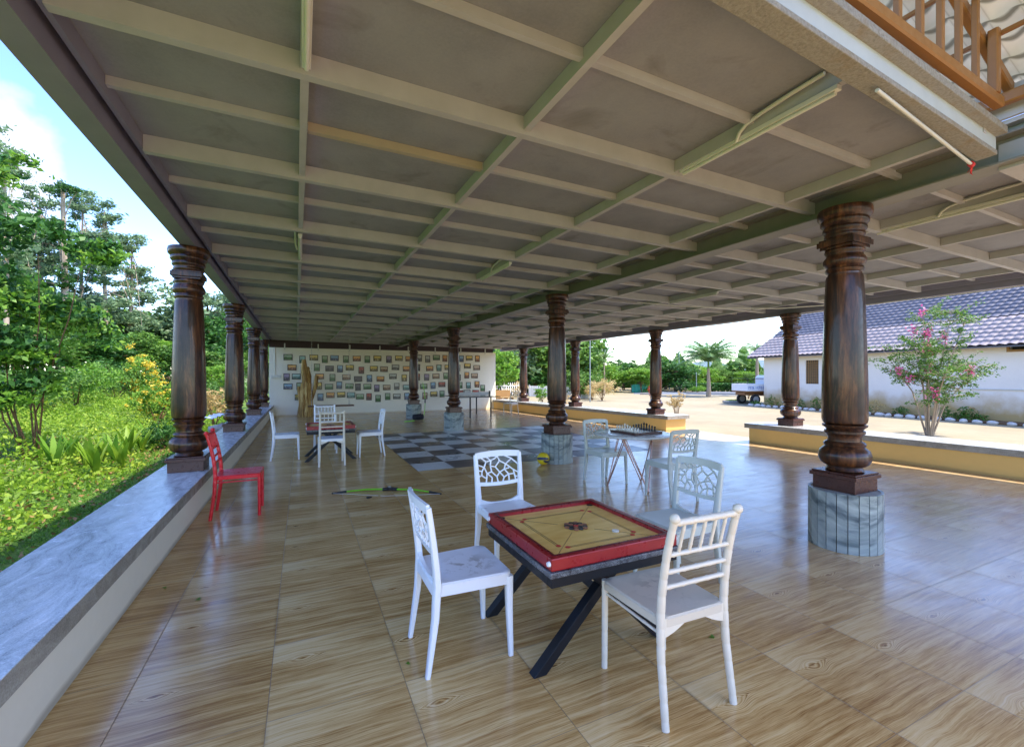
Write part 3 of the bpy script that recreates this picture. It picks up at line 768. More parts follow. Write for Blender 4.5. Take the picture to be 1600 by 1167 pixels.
# web pattern of the back panel (u across 0..1, v up 0..1)
WEB = [((.0, .62), (.15, .86)), ((.15, .86), (.33, 1)), ((.0, .30), (.12, .42)), ((.12, .42), (.30, .66)), ((.15, .86), (.30, .66)), ((.30, .66), (.44, .80)), ((.44, .80), (.50, 1)),
       ((.07, 0), (.12, .42)), ((.12, .26), (.24, .26)), ((.24, 0), (.24, .26)), ((.24, .26), (.34, .46)), ((.30, .66), (.34, .46)), ((.34, .46), (.46, .36)), ((.40, 0), (.36, .16)), ((.36, .16), (.24, .26)), ((.36, .16), (.46, .36)),
       ((.46, .36), (.56, .58)), ((.56, .58), (.44, .80)), ((.56, .58), (.68, .62)), ((.68, .62), (.66, .84)), ((.66, .84), (.56, .90)), ((.56, .90), (.50, 1)), ((.66, .84), (.78, 1)),
       ((.52, 0), (.54, .2)), ((.54, .2), (.46, .36)), ((.54, .2), (.66, .40)), ((.66, .40), (.68, .62)), ((.68, 0), (.66, .18)), ((.66, .18), (.78, .36)), ((.66, .40), (.78, .36)), ((.78, .36), (.84, .60)), ((.84, .60), (.78, .80)), ((.78, .80), (.66, .84)), ((.84, .60), (1, .72)), ((.78, .80), (.92, 1)),
       ((.82, 0), (.80, .16)), ((.80, .16), (.78, .36)), ((.80, .16), (.92, .30)), ((.92, .30), (1, .26)), ((.92, .30), (.90, .46)), ((.90, .46), (.84, .60)), ((.90, .46), (1, .5)), ((.34, .46), (.22, .50)), ((.0, .16), (.08, .14))]
def web_chair(label, mat, seatmat, x, y, rz, group='web-backed plastic chairs', proto=None):
    t = thing('chair', label, 'chair', (x, y, 0), rz, group)
    obj('seat', seat_mesh(.43, .40, .43, .455), seatmat, t, 40)
    for s in (-1, 1):
        bm = bmesh.new()
        sweep(bm, [(s * .195, .198, .43), (s * .198, .20, .25), (s * .203, .208, 0)], [.021, .017, .012], [.021, .017, .012], square=True, up=(1, 0, 0))
        obj('leg', bm, mat, t, 50)
        bm = bmesh.new()
        sweep(bm, [(s * .187, -.195, .45), (s * .19, -.205, .28), (s * .196, -.245, 0)], [.019, .017, .012], [.026, .022, .014], square=True, up=(1, 0, 0))
        obj('leg', bm, mat, t, 50)
    # back: posts, top rail, panel bottom rail, web
    def bp(u, v):      # u -1..1 ; v = height
        k = (v - .45) / .41
        return Vector((u * (.190 + .012 * k), -.195 - .052 * max(0, k) ** 1.3 - .022 * (1 - u * u) * min(1, max(0, (k - .3) * 2)), v))
    bm = bmesh.new()
    for s in (-1, 1):
        hs = np.linspace(.44, .848, 9)
        sweep(bm, [bp(s, h) for h in hs], [.018 - .004 * i / 8 for i in range(9)], [.024 - .009 * i / 8 for i in range(9)], square=True, up=(1, 0, 0))
    # broad flat top rail and lower rail following the curve
    for (h0, h1, th) in ((.812, .862, .009), (.600, .628, .008)):
        N = 12; A = []
        for i in range(N + 1):
            u = -1 + 2 * i / N; crown = .010 * (1 - u * u) if h0 > .8 else -.012 * (1 - u * u)
            lo = bp(u, h0 + crown); hi = bp(u, h1 + crown)
            A.append([bm.verts.new(lo + Vector((0, th, 0))), bm.verts.new(hi + Vector((0, th, 0))), bm.verts.new(hi - Vector((0, th, 0))), bm.verts.new(lo - Vector((0, th, 0)))])
        for a, b in zip(A, A[1:]):
            for i in range(4): bm.faces.new((a[i], a[(i + 1) % 4], b[(i + 1) % 4], b[i]))
        bm.faces.new(A[0]); bm.faces.new(A[-1][::-1])
    for (a, b) in WEB:
        pa = bp(-.93 + 1.86 * a[0], .615 + .21 * a[1]); pb = bp(-.93 + 1.86 * b[0], .615 + .21 * b[1])
        sweep(bm, [pa, (pa + pb) / 2 + Vector((0, 0, 0)), pb], .0055, .0055, square=True, up=(0, 1, 0))
    # curved lip where the back flows into the seat
    N = 10; A = []
    for i in range(N + 1):
        u = -1 + 2 * i / N; hh = .452 + .05 * abs(u) ** 3
        p0 = bp(u, .44); p1 = bp(u, hh + .004)
        A.append([bm.verts.new(p0 + Vector((0, .01, 0))), bm.verts.new(p1 + Vector((0, .01, 0))), bm.verts.new(p1 - Vector((0, .01, 0))), bm.verts.new(p0 - Vector((0, .01, 0)))])
    for a, b in zip(A, A[1:]):
        for i in range(4): bm.faces.new((a[i], a[(i + 1) % 4], b[(i + 1) % 4], b[i]))
    bm.faces.new(A[0]); bm.faces.new(A[-1][::-1])
    obj('backrest', bm, mat, t, 40)
    return t
def bamboo(bm, pts, r0_, r1_, nodes=6, per=5, up=(1, 0, 0)):
    """round rod with ring nodes"""
    pts = [Vector(p) for p in pts]
    seg = [0]
    for a, b in zip(pts, pts[1:]): seg.append(seg[-1] + (b - a).length)
    L = seg[-1]; P = []; R = []
    ts = []
    for k in range(nodes):
        c = (k + .5) / nodes
        e = .004 / L
        ts += [(c - .5 / nodes + 1e-4, 0), (c - 2.2 * e, 0), (c - e, 1), (c, 1.3), (c + e, 1), (c + 2.2 * e, 0)]
    ts.append((1, 0)); ts[0] = (0, 0)
    for t_, bump in ts:
        d = min(max(t_, 0), 1) * L
        i = 0
        while i < len(seg) - 2 and seg[i + 1] < d: i += 1
        f = (d - seg[i]) / (seg[i + 1] - seg[i]); P.append(pts[i].lerp(pts[i + 1], f)); R.append((r0_ + (r1_ - r0_) * t_) * (1 + (-.055 if r0_ > .015 else .13) * bump))
    sweep(bm, P, R, n=10, up=up)
def banquet_chair(label, mat, seatmat, x, y, rz, group='chairs with spindle backs', sp=5):
    t = thing('chair', label, 'chair', (x, y, 0), rz, group)
    obj('seat', seat_mesh(.42, .39, .43, .455, .02, .022), seatmat, t, 40)
    for s in (-1, 1):
        bm = bmesh.new(); bamboo(bm, [(s * .192, .20, .452), (s * .194, .203, 0)], .0175, .0155, 6); obj('leg', bm, mat, t, 60)
        bm = bmesh.new(); bamboo(bm, [(s * .188, -.20, .45), (s * .192, -.208, .28), (s * .20, -.245, 0)], .0195, .0165, 6); obj('leg', bm, mat, t, 60)
        bm = bmesh.new(); bamboo(bm, [(s * .19, -.19, .385), (s * .19, .19, .385)], .007, .007, 2, up=(0, 0, 1)); obj('stretcher', bm, mat, t, 60)
    bm = bmesh.new(); N = 12; A = []     # shaped rear apron
    for i in range(N + 1):
        u = -1 + 2 * i / N; lo = .366 + .052 * math.cos(u * math.pi / 2) + .010 * math.cos(u * math.pi * 1.5)
        A.append([bm.verts.new((u * .185, -.212, lo)), bm.verts.new((u * .185, -.212, .45)), bm.verts.new((u * .185, -.192, .45)), bm.verts.new((u * .185, -.192, lo))])
    for a, b in zip(A, A[1:]):
        for i in range(4): bm.faces.new((a[i], a[(i + 1) % 4], b[(i + 1) % 4], b[i]))
    bm.faces.new(A[0]); bm.faces.new(A[-1][::-1]); obj('apron', bm, mat, t, 40)
    def bp(u, h):
        k = (h - .45) / .45; return Vector((u * (.188 - .004 * k), -.20 - .015 * k - .065 * k * k, h))
    bm = bmesh.new()
    for s in (-1, 1):
        bamboo(bm, [bp(s, h) for h in (.44, .54, .64, .74, .83, .895)], .0195, .0165, 6)
        q = bp(s, .905); n0 = len(bm.verts)
        m_ = bmesh.ops.create_uvsphere(bm, u_segments=10, v_segments=7, radius=.0225, matrix=Matrix.Translation(q))
    bamboo(bm, [bp(-1, .885), bp(0, .885), bp(1, .885)], .0145, .0145, 6, up=(0, 0, 1))
    for h in (.735, .655, .585):
        bamboo(bm, [bp(-1, h), bp(0, h), bp(1, h)], .0105, .0105, 5, up=(0, 0, 1))
    obj('backrest', bm, mat, t, 60)
    for k in range(sp):
        u = -.82 + 1.64 * (k + .5) / sp
        bm = bmesh.new(); bamboo(bm, [bp(u, .735), bp(u, .885)], .0075, .0075, 2); obj('spindle', bm, mat, t, 60)
    return t
PI = math.pi
# --- round the near carrom table
web_chair('white web-backed chair with dirt stains on its seat, left of the near carrom table', M['white_pl'], M['white_dirty'], .81, 2.375, -PI / 2, 'chairs round the near carrom table')
web_chair('white web-backed chair behind the near carrom table, facing the camera', M['white_pl'], M['white_pl'], 1.50, 3.22, PI, 'chairs round the near carrom table')
web_chair('pale sage web-backed chair on the right of the near carrom table', M['grey_pl'], M['grey_pl'], 2.50, 2.46, PI / 2 + .02, 'chairs round the near carrom table')
banquet_chair('ivory spindle-backed chair nearest the camera, in front of the near carrom table', M['cream_pl'], M['cream_dirty'], 1.60, 1.665, -.03, 'chairs round the near carrom table')
# --- chess table
web_chair('sage web-backed chair left of and behind the round chess table', M['grey_pl'], M['grey_pl'], 3.90, 5.15, PI, 'chairs at the chess table')
web_chair('sage web-backed chair in front of the round chess table, its back to the camera', M['grey_pl'], M['grey_pl'], 4.12, 4.14, -.04, 'chairs at the chess table')
# --- far carrom table
web_chair('white web-backed chair on the left of the far carrom table, beside the low wall', M['white_pl'], M['white_pl'], -.26, 9.12, -PI / 2, 'chairs round the far carrom table')
web_chair('white web-backed chair on the right of the far carrom table, by the chequered floor', M['white_pl'], M['white_pl'], 1.17, 8.84, PI / 2, 'chairs round the far carrom table')
banquet_chair('ivory spindle-backed chair in front of the far carrom table', M['cream_pl'], M['white_pl'], .455, 8.24, 0, 'chairs round the far carrom table')
banquet_chair('white spindle-backed chair behind the far carrom table, towards the swing', M['white_pl'], M['white_pl'], .42, 9.55, PI, 'chairs round the far carrom table')
banquet_chair('bright red plastic chair standing against the left low wall', M['red_pl'], M['red_pl'], -.62, 5.72, -PI / 2, 'plastic chairs standing apart')
banquet_chair('thin cream chair by the ochre low wall near the table tennis table', M['cream_pl'], M['cream_pl'], 7.45, 15.9, PI / 2 + .5, 'plastic chairs standing apart')

# ================================================================ CARROM TABLES
def carrom(cx, cyy, which, zt=.565):
    t = thing('games_table', 'square dark granite table on crossed black legs, %s' % which, 'table', (cx, cyy, 0), 0, 'granite-topped game tables')
    h = .395
    bm = bmesh.new(); box(bm, -h - .015, h + .015, -h - .015, h + .015, zt - .028, zt); obj('table_top', bm, M['granite_dark'], t, bevel=.003)
    bm = bmesh.new()
    q = h + .004
    for (x0, x1, y0, y1) in ((-q, q, -q, -q + .04), (-q, q, q - .04, q), (-q, -q + .04, -q + .04, q - .04), (q - .04, q, -q + .04, q - .04)): box(bm, x0, x1, y0, y1, zt - .078, zt - .029)
    obj('top_frame', bm, M['black_steel'], t, bevel=.002)
    for y in (-.26, .36):
        for s in (-1, 1):
            bm = bmesh.new(); off = .0 if s > 0 else .001
            a = Vector((-s * .40, y + off, 0)); b = Vector((s * .10, y + off, zt - .079))
            d = Vector((.036, 0, 0)); e = Vector((0, .028, 0))
            hexa(bm, [a - d - e, a + d - e, a + d + e, a - d + e], [b - d - e, b + d - e, b + d + e, b - d + e])
            obj('leg', bm, M['black_steel'], t, bevel=.002)
    # board
    b = thing('carrom_board', 'red-framed carrom board lying on the %s' % which.replace('in the', 'granite table in the'), 'game board', (cx, cyy, zt), 0, 'carrom boards')
    H = .40; r = .040; zz = .064
    bm = bmesh.new(); box(bm, -H + r, H - r, -H + r, H - r, .006, .040); obj('playing_surface', bm, M['ply'], b)
    bm = bmesh.new()
    for (x0, x1, y0, y1) in ((-H, H, -H, -H + r), (-H, H, H - r, H), (-H, -H + r, -H + r, H - r), (H - r, H, -H + r, H - r)): box(bm, x0, x1, y0, y1, .001, zz)
    obj('frame', bm, M['red_wood'], b, bevel=.006)
    bm = bmesh.new(); q = H - r
    for (x0, x1, y0, y1) in ((-q - .014, q + .014, -q - .014, -q + .001), (-q - .014, q + .014, q - .001, q + .014), (-q - .014, -q + .001, -q, q), (q - .001, q + .014, -q, q)): box(bm, x0, x1, y0, y1, .058, zz + .0015)
    obj('inner_lip', bm, M['red_wood_dark'], b)
    # printed lines
    bm = bmesh.new(); z0, z1 = .0402, .0407; g = .245; lw = .0024
    for s in (-1, 1):
        for o in (g, g + .012):
            box(bm, -g + .03, g - .03, s * o - lw / 2, s * o + lw / 2, z0, z1); box(bm, s * o - lw / 2, s * o + lw / 2, -g + .03, g - .03, z0, z1)
    for a in (45, 135, 225, 315):
        box(bm, .11, .44, -.0008, .0008, z0, z1 + .0002, Matrix.Rotation(rad(a), 4, 'Z'))
    obj('board_lines', bm, M['ink'], b)
    for sx_ in (-1, 1):
        for sy_ in (-1, 1):
            for (px, py) in ((g + .006, g - .03), (g - .03, g + .006)):
                bm = bmesh.new(); bmesh.ops.create_cone(bm, cap_ends=True, segments=20, radius1=.014, radius2=.014, depth=.0012, matrix=Matrix.Translation((sx_ * px, sy_ * py, .0411)))
                obj('base_circle', bm, M['ink_red'], b)
            bm = bmesh.new(); bmesh.ops.create_cone(bm, cap_ends=True, segments=20, radius1=.022, radius2=.022, depth=.0012, matrix=Matrix.Translation((sx_ * (H - r - .026), sy_ * (H - r - .026), .0411)))
            obj('pocket', bm, M['ink'], b)
    for sx_, sy_ in ((-1, -1), (-1, 1), (1, -1), (1, 1)):
        bm = bmesh.new(); bmesh.ops.create_cone(bm, cap_ends=True, segments=14, radius1=.014, radius2=.011, depth=.012, matrix=Matrix.Translation((sx_ * (H + .006), sy_ * (H - .02), .034)) @ Matrix.Rotation(rad(90 * sx_), 4, 'Y'))
        obj('corner_button', bm, M['white_pl'], b)
    # the coins
    spots = [(0, 0)] + [(.0315 * math.cos(rad(60 * k)), .0315 * math.sin(rad(60 * k))) for k in range(6)] + [((.061 if k % 2 == 0 else .0545) * math.cos(rad(30 * k)), (.061 if k % 2 == 0 else .0545) * math.sin(rad(30 * k))) for k in range(12)]
    short = 'near' if 'front' in which else 'far'
    proto = {}
    for k, (px, py) in enumerate(spots):
        kind = 'red' if k == 0 else ('black' if k % 2 == 0 else 'tan')
        lb = {'red': 'red carrom queen at the centre of the %s board', 'black': 'black carrom coin in the centre cluster of the %s board', 'tan': 'tan carrom coin in the centre cluster of the %s board'}[kind] % short
        p = (cx + px + random.uniform(-.0005, .0005), cyy + py, zt + .0412)
        if kind not in proto:
            bm = bmesh.new(); lathe(bm, [(.0135, 0), (.0148, .0015), (.0148, .006), (.0135, .0075), (.009, .0072)], 18)
            proto[kind] = obj('carrom_coin', bm, {'red': M['ink_red'], 'black': M['coin_black'], 'tan': M['coin_tan']}[kind], None, 50)
            props(proto[kind], lb, 'game piece', None if kind == 'red' else '%s carrom coins on the %s board' % (kind, short)); proto[kind].location = p
        else:
            c = proto[kind].copy(); COL.objects.link(c); c.location = p; c['label'] = lb
    if short == 'near':
        bm = bmesh.new(); lathe(bm, [(.019, 0), (.0205, .002), (.0205, .007), (.019, .009), (.012, .0088)], 22)
        props(obj('striker', bm, M['piece_w'], None, 50), 'round ivory striker near the right edge line of the near carrom board', 'game piece').location = (cx + .16, cyy - .17, zt + .0412)
carrom(1.475, 2.235, 'in the front of the pavilion')
carrom(.47, 8.85, 'in the far left among four chairs')

# ================================================================ CHESS TABLE
cx, cyy = 4.08, 4.80
t = thing('round_table', 'round pale table on rose-gold wire legs holding the chess set', 'table', (cx, cyy, 0))
bm = bmesh.new(); lathe(bm, [(.495, .700), (.515, .706), (.52, .715), (.515, .727), (.505, .73), (.3, .7301)], 64); obj('table_top', bm, M['table_white'], t, 50)
bm = bmesh.new(); lathe(bm, [(.34, .688), (.34, .699)], 40); obj('mount_ring', bm, M['table_white'], t, 50)
for k, a in enumerate((-92, 150, 28)):
    fx, fy = .33 * math.cos(rad(a)), .33 * math.sin(rad(a))
    bm = bmesh.new()
    for da in (-60, 60):
        for w_ in (-.014, .014):
            aa = rad(a + da); tx_, ty_ = .27 * math.cos(aa) - w_ * math.sin(aa), .27 * math.sin(aa) + w_ * math.cos(aa)
            sweep(bm, [(fx + w_ * .3, fy, .006), (tx_, ty_, .69)], .0062, n=8)
    sweep(bm, [(fx - .012, fy, .006), (fx + .012, fy, .006)], .007, n=8)
    obj('leg', bm, M['copper'], t, 60)
t = thing('chess_board', 'dark wooden chess board on the round pale table', 'game board', (cx + .05, cyy - .02, .7305), rad(3))
bm = bmesh.new(); box(bm, -.245, .245, -.245, .245, 0, .028); obj('board_case', bm, M['chess_dark'], t, bevel=.004)
bm = bmesh.new(); box(bm, -.20, .20, -.20, .20, .0282, .031); obj('squares', bm, M['chessboard'], t)
PR = {'pawn': [(.013, 0), (.013, .006), (.007, .012), (.0055, .026), (.009, .029), (.008, .032), (.0085, .038), (.005, .044), (.001, .046)],
      'rook': [(.015, 0), (.015, .007), (.009, .013), (.008, .034), (.012, .038), (.012, .048), (.009, .048)],
      'knight': [(.015, 0), (.015, .007), (.009, .013), (.0075, .028), (.012, .040), (.009, .052), (.002, .056)],
      'bishop': [(.015, 0), (.015, .007), (.008, .013), (.006, .036), (.010, .040), (.009, .052), (.003, .063), (.001, .066)],
      'queen': [(.017, 0), (.017, .008), (.009, .015), (.007, .048), (.012, .054), (.012, .066), (.005, .07), (.003, .075)],
      'king': [(.017, 0), (.017, .008), (.009, .015), (.007, .052), (.012, .058), (.012, .072), (.004, .074), (.003, .088)]}
back = ['rook', 'knight', 'bishop', 'queen', 'king', 'bishop', 'knight', 'rook']
meshes = {}
for colr, xb, xp, mt in (('white', -.175, -.125, 'piece_w'), ('black', .175, .125, 'piece_b')):
    for row, xx in ((0, xb), (1, xp)):
        for k in range(8):
            kd = back[k] if row == 0 else 'pawn'
            if (kd, colr) not in meshes:
                bm = bmesh.new(); lathe(bm, PR[kd], 12); o = obj('chess_' + kd, bm, M[mt], None, 50); meshes[(kd, colr)] = o
            else:
                o = meshes[(kd, colr)].copy(); COL.objects.link(o)
            yy = -.175 + .05 * k; a = rad(3)
            o.location = (cx + .05 + xx * math.cos(a) - yy * math.sin(a), cyy - .02 + xx * math.sin(a) + yy * math.cos(a), .7305 + .0312)
            o.scale = (1.15, 1.15, 1.25)
            if kd in ('king', 'queen'): props(o, '%s chess %s in the back row on the dark board' % (colr, kd), 'chess piece')
            else: props(o, '%s chess %s standing in its %s row on the dark board' % (colr, kd, 'front' if kd == 'pawn' else 'back'), 'chess piece', '%s chess %ss' % (colr, kd))

# ================================================================ SMALL THINGS ON THE FLOOR
t = thing('volleyball', 'yellow and navy volleyball resting against the marble base of a pillar', 'ball', (3.70, 6.60, .105), .6)
bm = bmesh.new(); bmesh.ops.create_uvsphere(bm, u_segments=32, v_segments=20, radius=.105); obj('ball_skin', bm, M['yellow'], t, 60)
for k, (ax, an) in enumerate((('X', 0), ('X', 90), ('Y', 60), ('Z', 30))):
    bm = bmesh.new(); N = 20; A = []
    for i in range(N + 1):
        a = -1.1 + 2.2 * i / N; wd = .22 * math.cos(a * .9)
        A.append([Vector((math.sin(a) * math.cos(w_), math.sin(w_), math.cos(a) * math.cos(w_))).normalized() * .1062 for w_ in (-wd, -wd / 2, 0, wd / 2, wd)])
    V_ = [[bm.verts.new(p) for p in r] for r in A]
    for a, b in zip(V_, V_[1:]):
        for i in range(4): bm.faces.new((a[i], a[i + 1], b[i + 1], b[i]))
    bmesh.ops.transform(bm, matrix=Matrix.Rotation(rad(-70 + 75 * k), 4, 'Z') @ Matrix.Rotation(rad(80), 4, 'X') @ Matrix.Rotation(rad(35 * k), 4, ax), verts=bm.verts)
    obj('navy_panel', bm, M['navy'], t, 60)
# toy bow
t = thing('toy_bow', 'lime green toy bow with black grip and tips lying on the floor', 'toy', (1.04, 5.98, 0))
def bowpt(u): return Vector((u, -.12 * u * 0 - .16 * abs(u) ** 1.6 * .0 - (.0 if u < 0 else 0), .02))
lft = Vector((-.70, .10, .018)); rgt = Vector((.55, -.52, .018)); mid = Vector((.02, .0, .022))
for tip, nm in ((lft, 0), (rgt, 1)):
    c1 = mid.lerp(tip, .45) + Vector((.03, .06, 0)); bm = bmesh.new()
    pts = [mid.lerp(tip, .12), c1, mid.lerp(tip, .78) + Vector((.01, .03, 0))]; sweep(bm, pts, [.018, .016, .012], [.011, .010, .008], n=8); obj('limb', bm, M['lime'], t, 60)
    bm = bmesh.new(); sweep(bm, [mid.lerp(tip, .77) + Vector((.01, .03, 0)), tip], [.016, .010], n=8); obj('tip', bm, M['ink'], t, 60)
bm = bmesh.new(); sweep(bm, [mid.lerp(lft, .15), mid, mid.lerp(rgt, .13)], [.022, .026, .022], n=10); bmesh.ops.create_cone(bm, cap_ends=True, segments=16, radius1=.04, radius2=.04, depth=.03, matrix=Matrix.Translation((0, 0, .03))); obj('grip', bm, M['ink'], t, 60)
bm = bmesh.new(); sweep(bm, [lft, lft.lerp(rgt, .5) + Vector((-.03, -.05, -.014)), rgt], .0018, n=5); obj('string', bm, M['fence_white'], t)
bm = bmesh.new(); bmesh.ops.create_cone(bm, cap_ends=True, segments=14, radius1=.018, radius2=.018, depth=.008, matrix=Matrix.Translation((0, 0, .05))); obj('sight', bm, M['rim'], t)
t = thing('toy_arrow', 'thin toy arrow with dark sucker tip lying in front of the bow', 'toy', (.78, 5.72, .008))
bm = bmesh.new(); sweep(bm, [(0, 0, 0), (.42, .12, 0)], .0035, n=6); obj('shaft', bm, M['leaf_croton'], t)
bm = bmesh.new(); sweep(bm, [(-.06, -.018, .003), (0, 0, 0)], [.018, .008], n=8); obj('tip', bm, M['ink'], t)
def dry_leaf(x, y, c, label, s=.05, rz=0):
    bm = bmesh.new(); n = 12; pts = []
    for k in range(n):
        a = 2 * PI * k / n; r = s * (1 + .25 * math.sin(3 * a + x * 9)) * (.6 + .4 * abs(math.cos(a)))
        pts.append(bm.verts.new((r * math.cos(a), r * math.sin(a) * .8, .004 + .18 * s * abs(math.sin(a * 1.5)))))
    c0 = bm.verts.new((0, 0, .006))
    for k in range(n): bm.faces.new((c0, pts[k], pts[(k + 1) % n]))
    o = obj('fallen_leaf', bm, c, None, 40); o.location = (x, y, .001); o.rotation_euler = (0, 0, rz); props(o, label, 'leaf')
dry_leaf(2.13, 1.82, M['leaf_bright'], 'small yellow-green leaf on the floor in front of the large pillar', .022, .4)
dry_leaf(-.63, 3.6, M['leaf_bright'], 'small green leaf on the sunlit strip of floor near the left wall', .022, 1.)
dry_leaf(-.88, 3.9, M['leaf_bright'], 'tiny green leaf on the floor close to the left low wall', .018, 2.)
dry_leaf(.50, 2.33, M['leaf_bright'], 'small green leaf under the stained white chair', .014, 2.)
dry_leaf(1.40, 6.10, M['leaf_croton'], 'curled brown leaf on the floor just behind the toy bow', .05, .5)
# bag, stick and second bow by the farthest marble pillar
t = thing('duffel_bag', 'small black bag lying at the foot of the farthest marble-based pillar', 'bag', (3.62, 15.25, 0), .2)
bm = bmesh.new(); sweep(bm, [(-.20, 0, .10), (-.17, 0, .10), (0, 0, .105), (.17, 0, .10), (.20, 0, .10)], [.04, .10, .115, .10, .04], [.04, .095, .10, .095, .04], n=14); obj('bag_body', bm, M['bag'], t, 60)
bm = bmesh.new(); sweep(bm, [(-.08, -.09, .15), (-.07, -.10, .21), (.07, -.10, .21), (.08, -.09, .15)], .009, n=6); obj('handle', bm, M['bag'], t, 60)
bm = bmesh.new(); sweep(bm, [(3.05, 14.75, .012), (3.42, 14.95, .012)], .014, n=8)
props(obj('lime_rod', bm, M['lime'], None, 60), 'short lime green rod lying on the floor beside the black bag', 'toy')
t = thing('toy_bow', 'lime green toy bow leaning upright against the farthest marble pillar', 'toy', (3.92, 15.72, 0))
bm = bmesh.new(); sweep(bm, [(0, 0, .01), (.05, 0, .3), (.07, .02, .62), (.05, .05, .95), (0, .1, 1.28)], [.009, .013, .016, .013, .009], n=8); obj('limb', bm, M['lime'], t, 60)
bm = bmesh.new(); sweep(bm, [(.065, .015, .55), (.07, .02, .70)], .024, n=8); obj('grip', bm, M['ink'], t, 60)

# swing
t = thing('swing', 'dark plank swing hung on two thin chains in front of the photo wall', 'swing', (0, 16.9, 0))
bm = bmesh.new(); box(bm, .18, 1.68, -.16, .16, .44, .485); obj('seat', bm, M['plank'], t, bevel=.006)
for x in (.30, 1.52):
    bm = bmesh.new()
    for k in range(44):
        z = .50 + k * .052
        M_ = Matrix.Translation((x, 0, z + .02)) @ Matrix.Rotation(rad(90 * (k % 2)), 4, 'Z')
        pts = [M_ @ Vector((math.cos(a) * .009, 0, math.sin(a) * .03)) for a in np.linspace(0, 2 * PI, 9)]
        sweep(bm, pts, .0035, n=4, cap=False, up=(0, 1, 0))
    obj('chain', bm, M['rope'], t)
    bm = bmesh.new(); sweep(bm, [(x, -.14, .50), (x, 0, .62), (x, .14, .50)], .006, n=5); sweep(bm, [(x, 0, 2.765), (x, 0, 2.82)], .05, n=10); obj('hanger', bm, M['rope'], t)
# driftwood trunk
t = thing('driftwood_trunk', 'tall weathered tree trunk with broken limbs standing before the photo wall', 'tree trunk', (.10, 18.25, 0))
bm = bmesh.new()
zs = np.linspace(0, 1.25, 9); tips = []
for k in range(9):        # fluted lower bole
    a = 2 * PI * k / 9; pts = []; rr = []
    for z in zs:
        s = 1 - .25 * z; pts.append((.17 * s * math.cos(a) * 1.1 + .04 * z, .13 * s * math.sin(a), z)); rr.append(.095 * (1 - .2 * z) * (1 + .12 * math.sin(5 * z + k * 2)))
    sweep(bm, pts, rr, n=7, up=(1, 0, 0))
sweep(bm, [(.06, 0, 1.0), (.02, .0, 1.4), (-.03, 0, 1.8), (-.04, 0, 2.12)], [.17, .13, .11, .07], n=9, up=(1, 0, 0))
sweep(bm, [(.08, 0, 1.1), (.12, .02, 1.5), (.10, 0, 1.86)], [.13, .10, .03], n=8, up=(1, 0, 0))
sweep(bm, [(-.12, 0, .5), (-.2, 0, 1.0), (-.21, .02, 1.12)], [.09, .07, .05], n=8, up=(1, 0, 0))
obj('bole', bm, M['log'], t, 60)
bm = bmesh.new(); sweep(bm, [(.22, 0, .62), (.30, -.03, .9), (.36, -.05, 1.2), (.40, -.05, 1.52)], [.05, .06, .075, .07], n=8, up=(1, 0, 0)); obj('side_limb', bm, M['log'], t, 60)
# table-tennis table
t = thing('table_tennis_table', 'dark table with a low net near the right end of the photo wall', 'table', (5.95, 15.95, 0))
bm = bmesh.new(); box(bm, -.95, .68, -.92, .95, .735, .765); obj('table_top', bm, M['glass_dark'], t, bevel=.004)
for (x, y) in ((-.45, -.75), (.36, -.75), (-.45, .75), (.36, .75)):
    bm = bmesh.new(); sweep(bm, [(x, y, 0), (x, y, .734)], .022, .022, square=True, up=(1, 0, 0)); obj('leg', bm, M['black_steel'], t)
bm = bmesh.new(); box(bm, -.93, .60, .010, .014, .78, .90); obj('net', bm, simple('net_white', (.55, .56, .55), .7), t)
bm = bmesh.new(); box(bm, .60, .645, -.02, .04, .766, .94); obj('net_post', bm, M['ink'], t)

# ================================================================ FRAMED PHOTOGRAPHS
def mat_photo(name, sky_, gnd, spot, hz=.5, sc=4):
    b = NB(name, .3, .5); g = b.gen(); x, y, z = b.xyz(g); r = b.random()
    nv = b.vec(b.m_('ADD', x, b.m_('MULTIPLY', r, 37)), z, b.m_('MULTIPLY', r, 11))
    n = b.noise(nv, sc, 5, .6); n2 = b.noise(nv, sc * 2.3, 3, .6)
    hor = b.m_('ADD', z, b.m_('MULTIPLY', b.m_('SUBTRACT', n, .5), .6))
    c = b.mix(b.rng(hor, hz - .08, hz + .1, 0, 1), gnd, sky_)
    c = b.mix(b.rng(n2, .56, .64, 0, .9), c, spot); b.col(c); return b.m
PC = {'green': ((.35, .45, .30), (.03, .12, .03), (.10, .25, .06)), 'teal': ((.30, .50, .48), (.02, .13, .11), (.45, .55, .5)), 'orange': ((.75, .38, .10), (.16, .04, .015), (.85, .60, .28)),
      'golden': ((.75, .55, .12), (.12, .09, .02), (.85, .75, .4)), 'blue': ((.22, .40, .58), (.02, .05, .12), (.55, .62, .66)), 'grey': ((.45, .46, .43), (.05, .055, .05), (.6, .58, .52)),
      'red': ((.38, .06, .04), (.07, .01, .01), (.6, .35, .28)), 'violet': ((.28, .22, .36), (.04, .03, .06), (.48, .42, .5)), 'tan': ((.55, .42, .28), (.16, .08, .04), (.75, .62, .45)), 'dark': ((.10, .09, .10), (.02, .02, .025), (.3, .26, .24))}
PM = {k: mat_photo('photo_print_' + k, *v) for k, v in PC.items()}
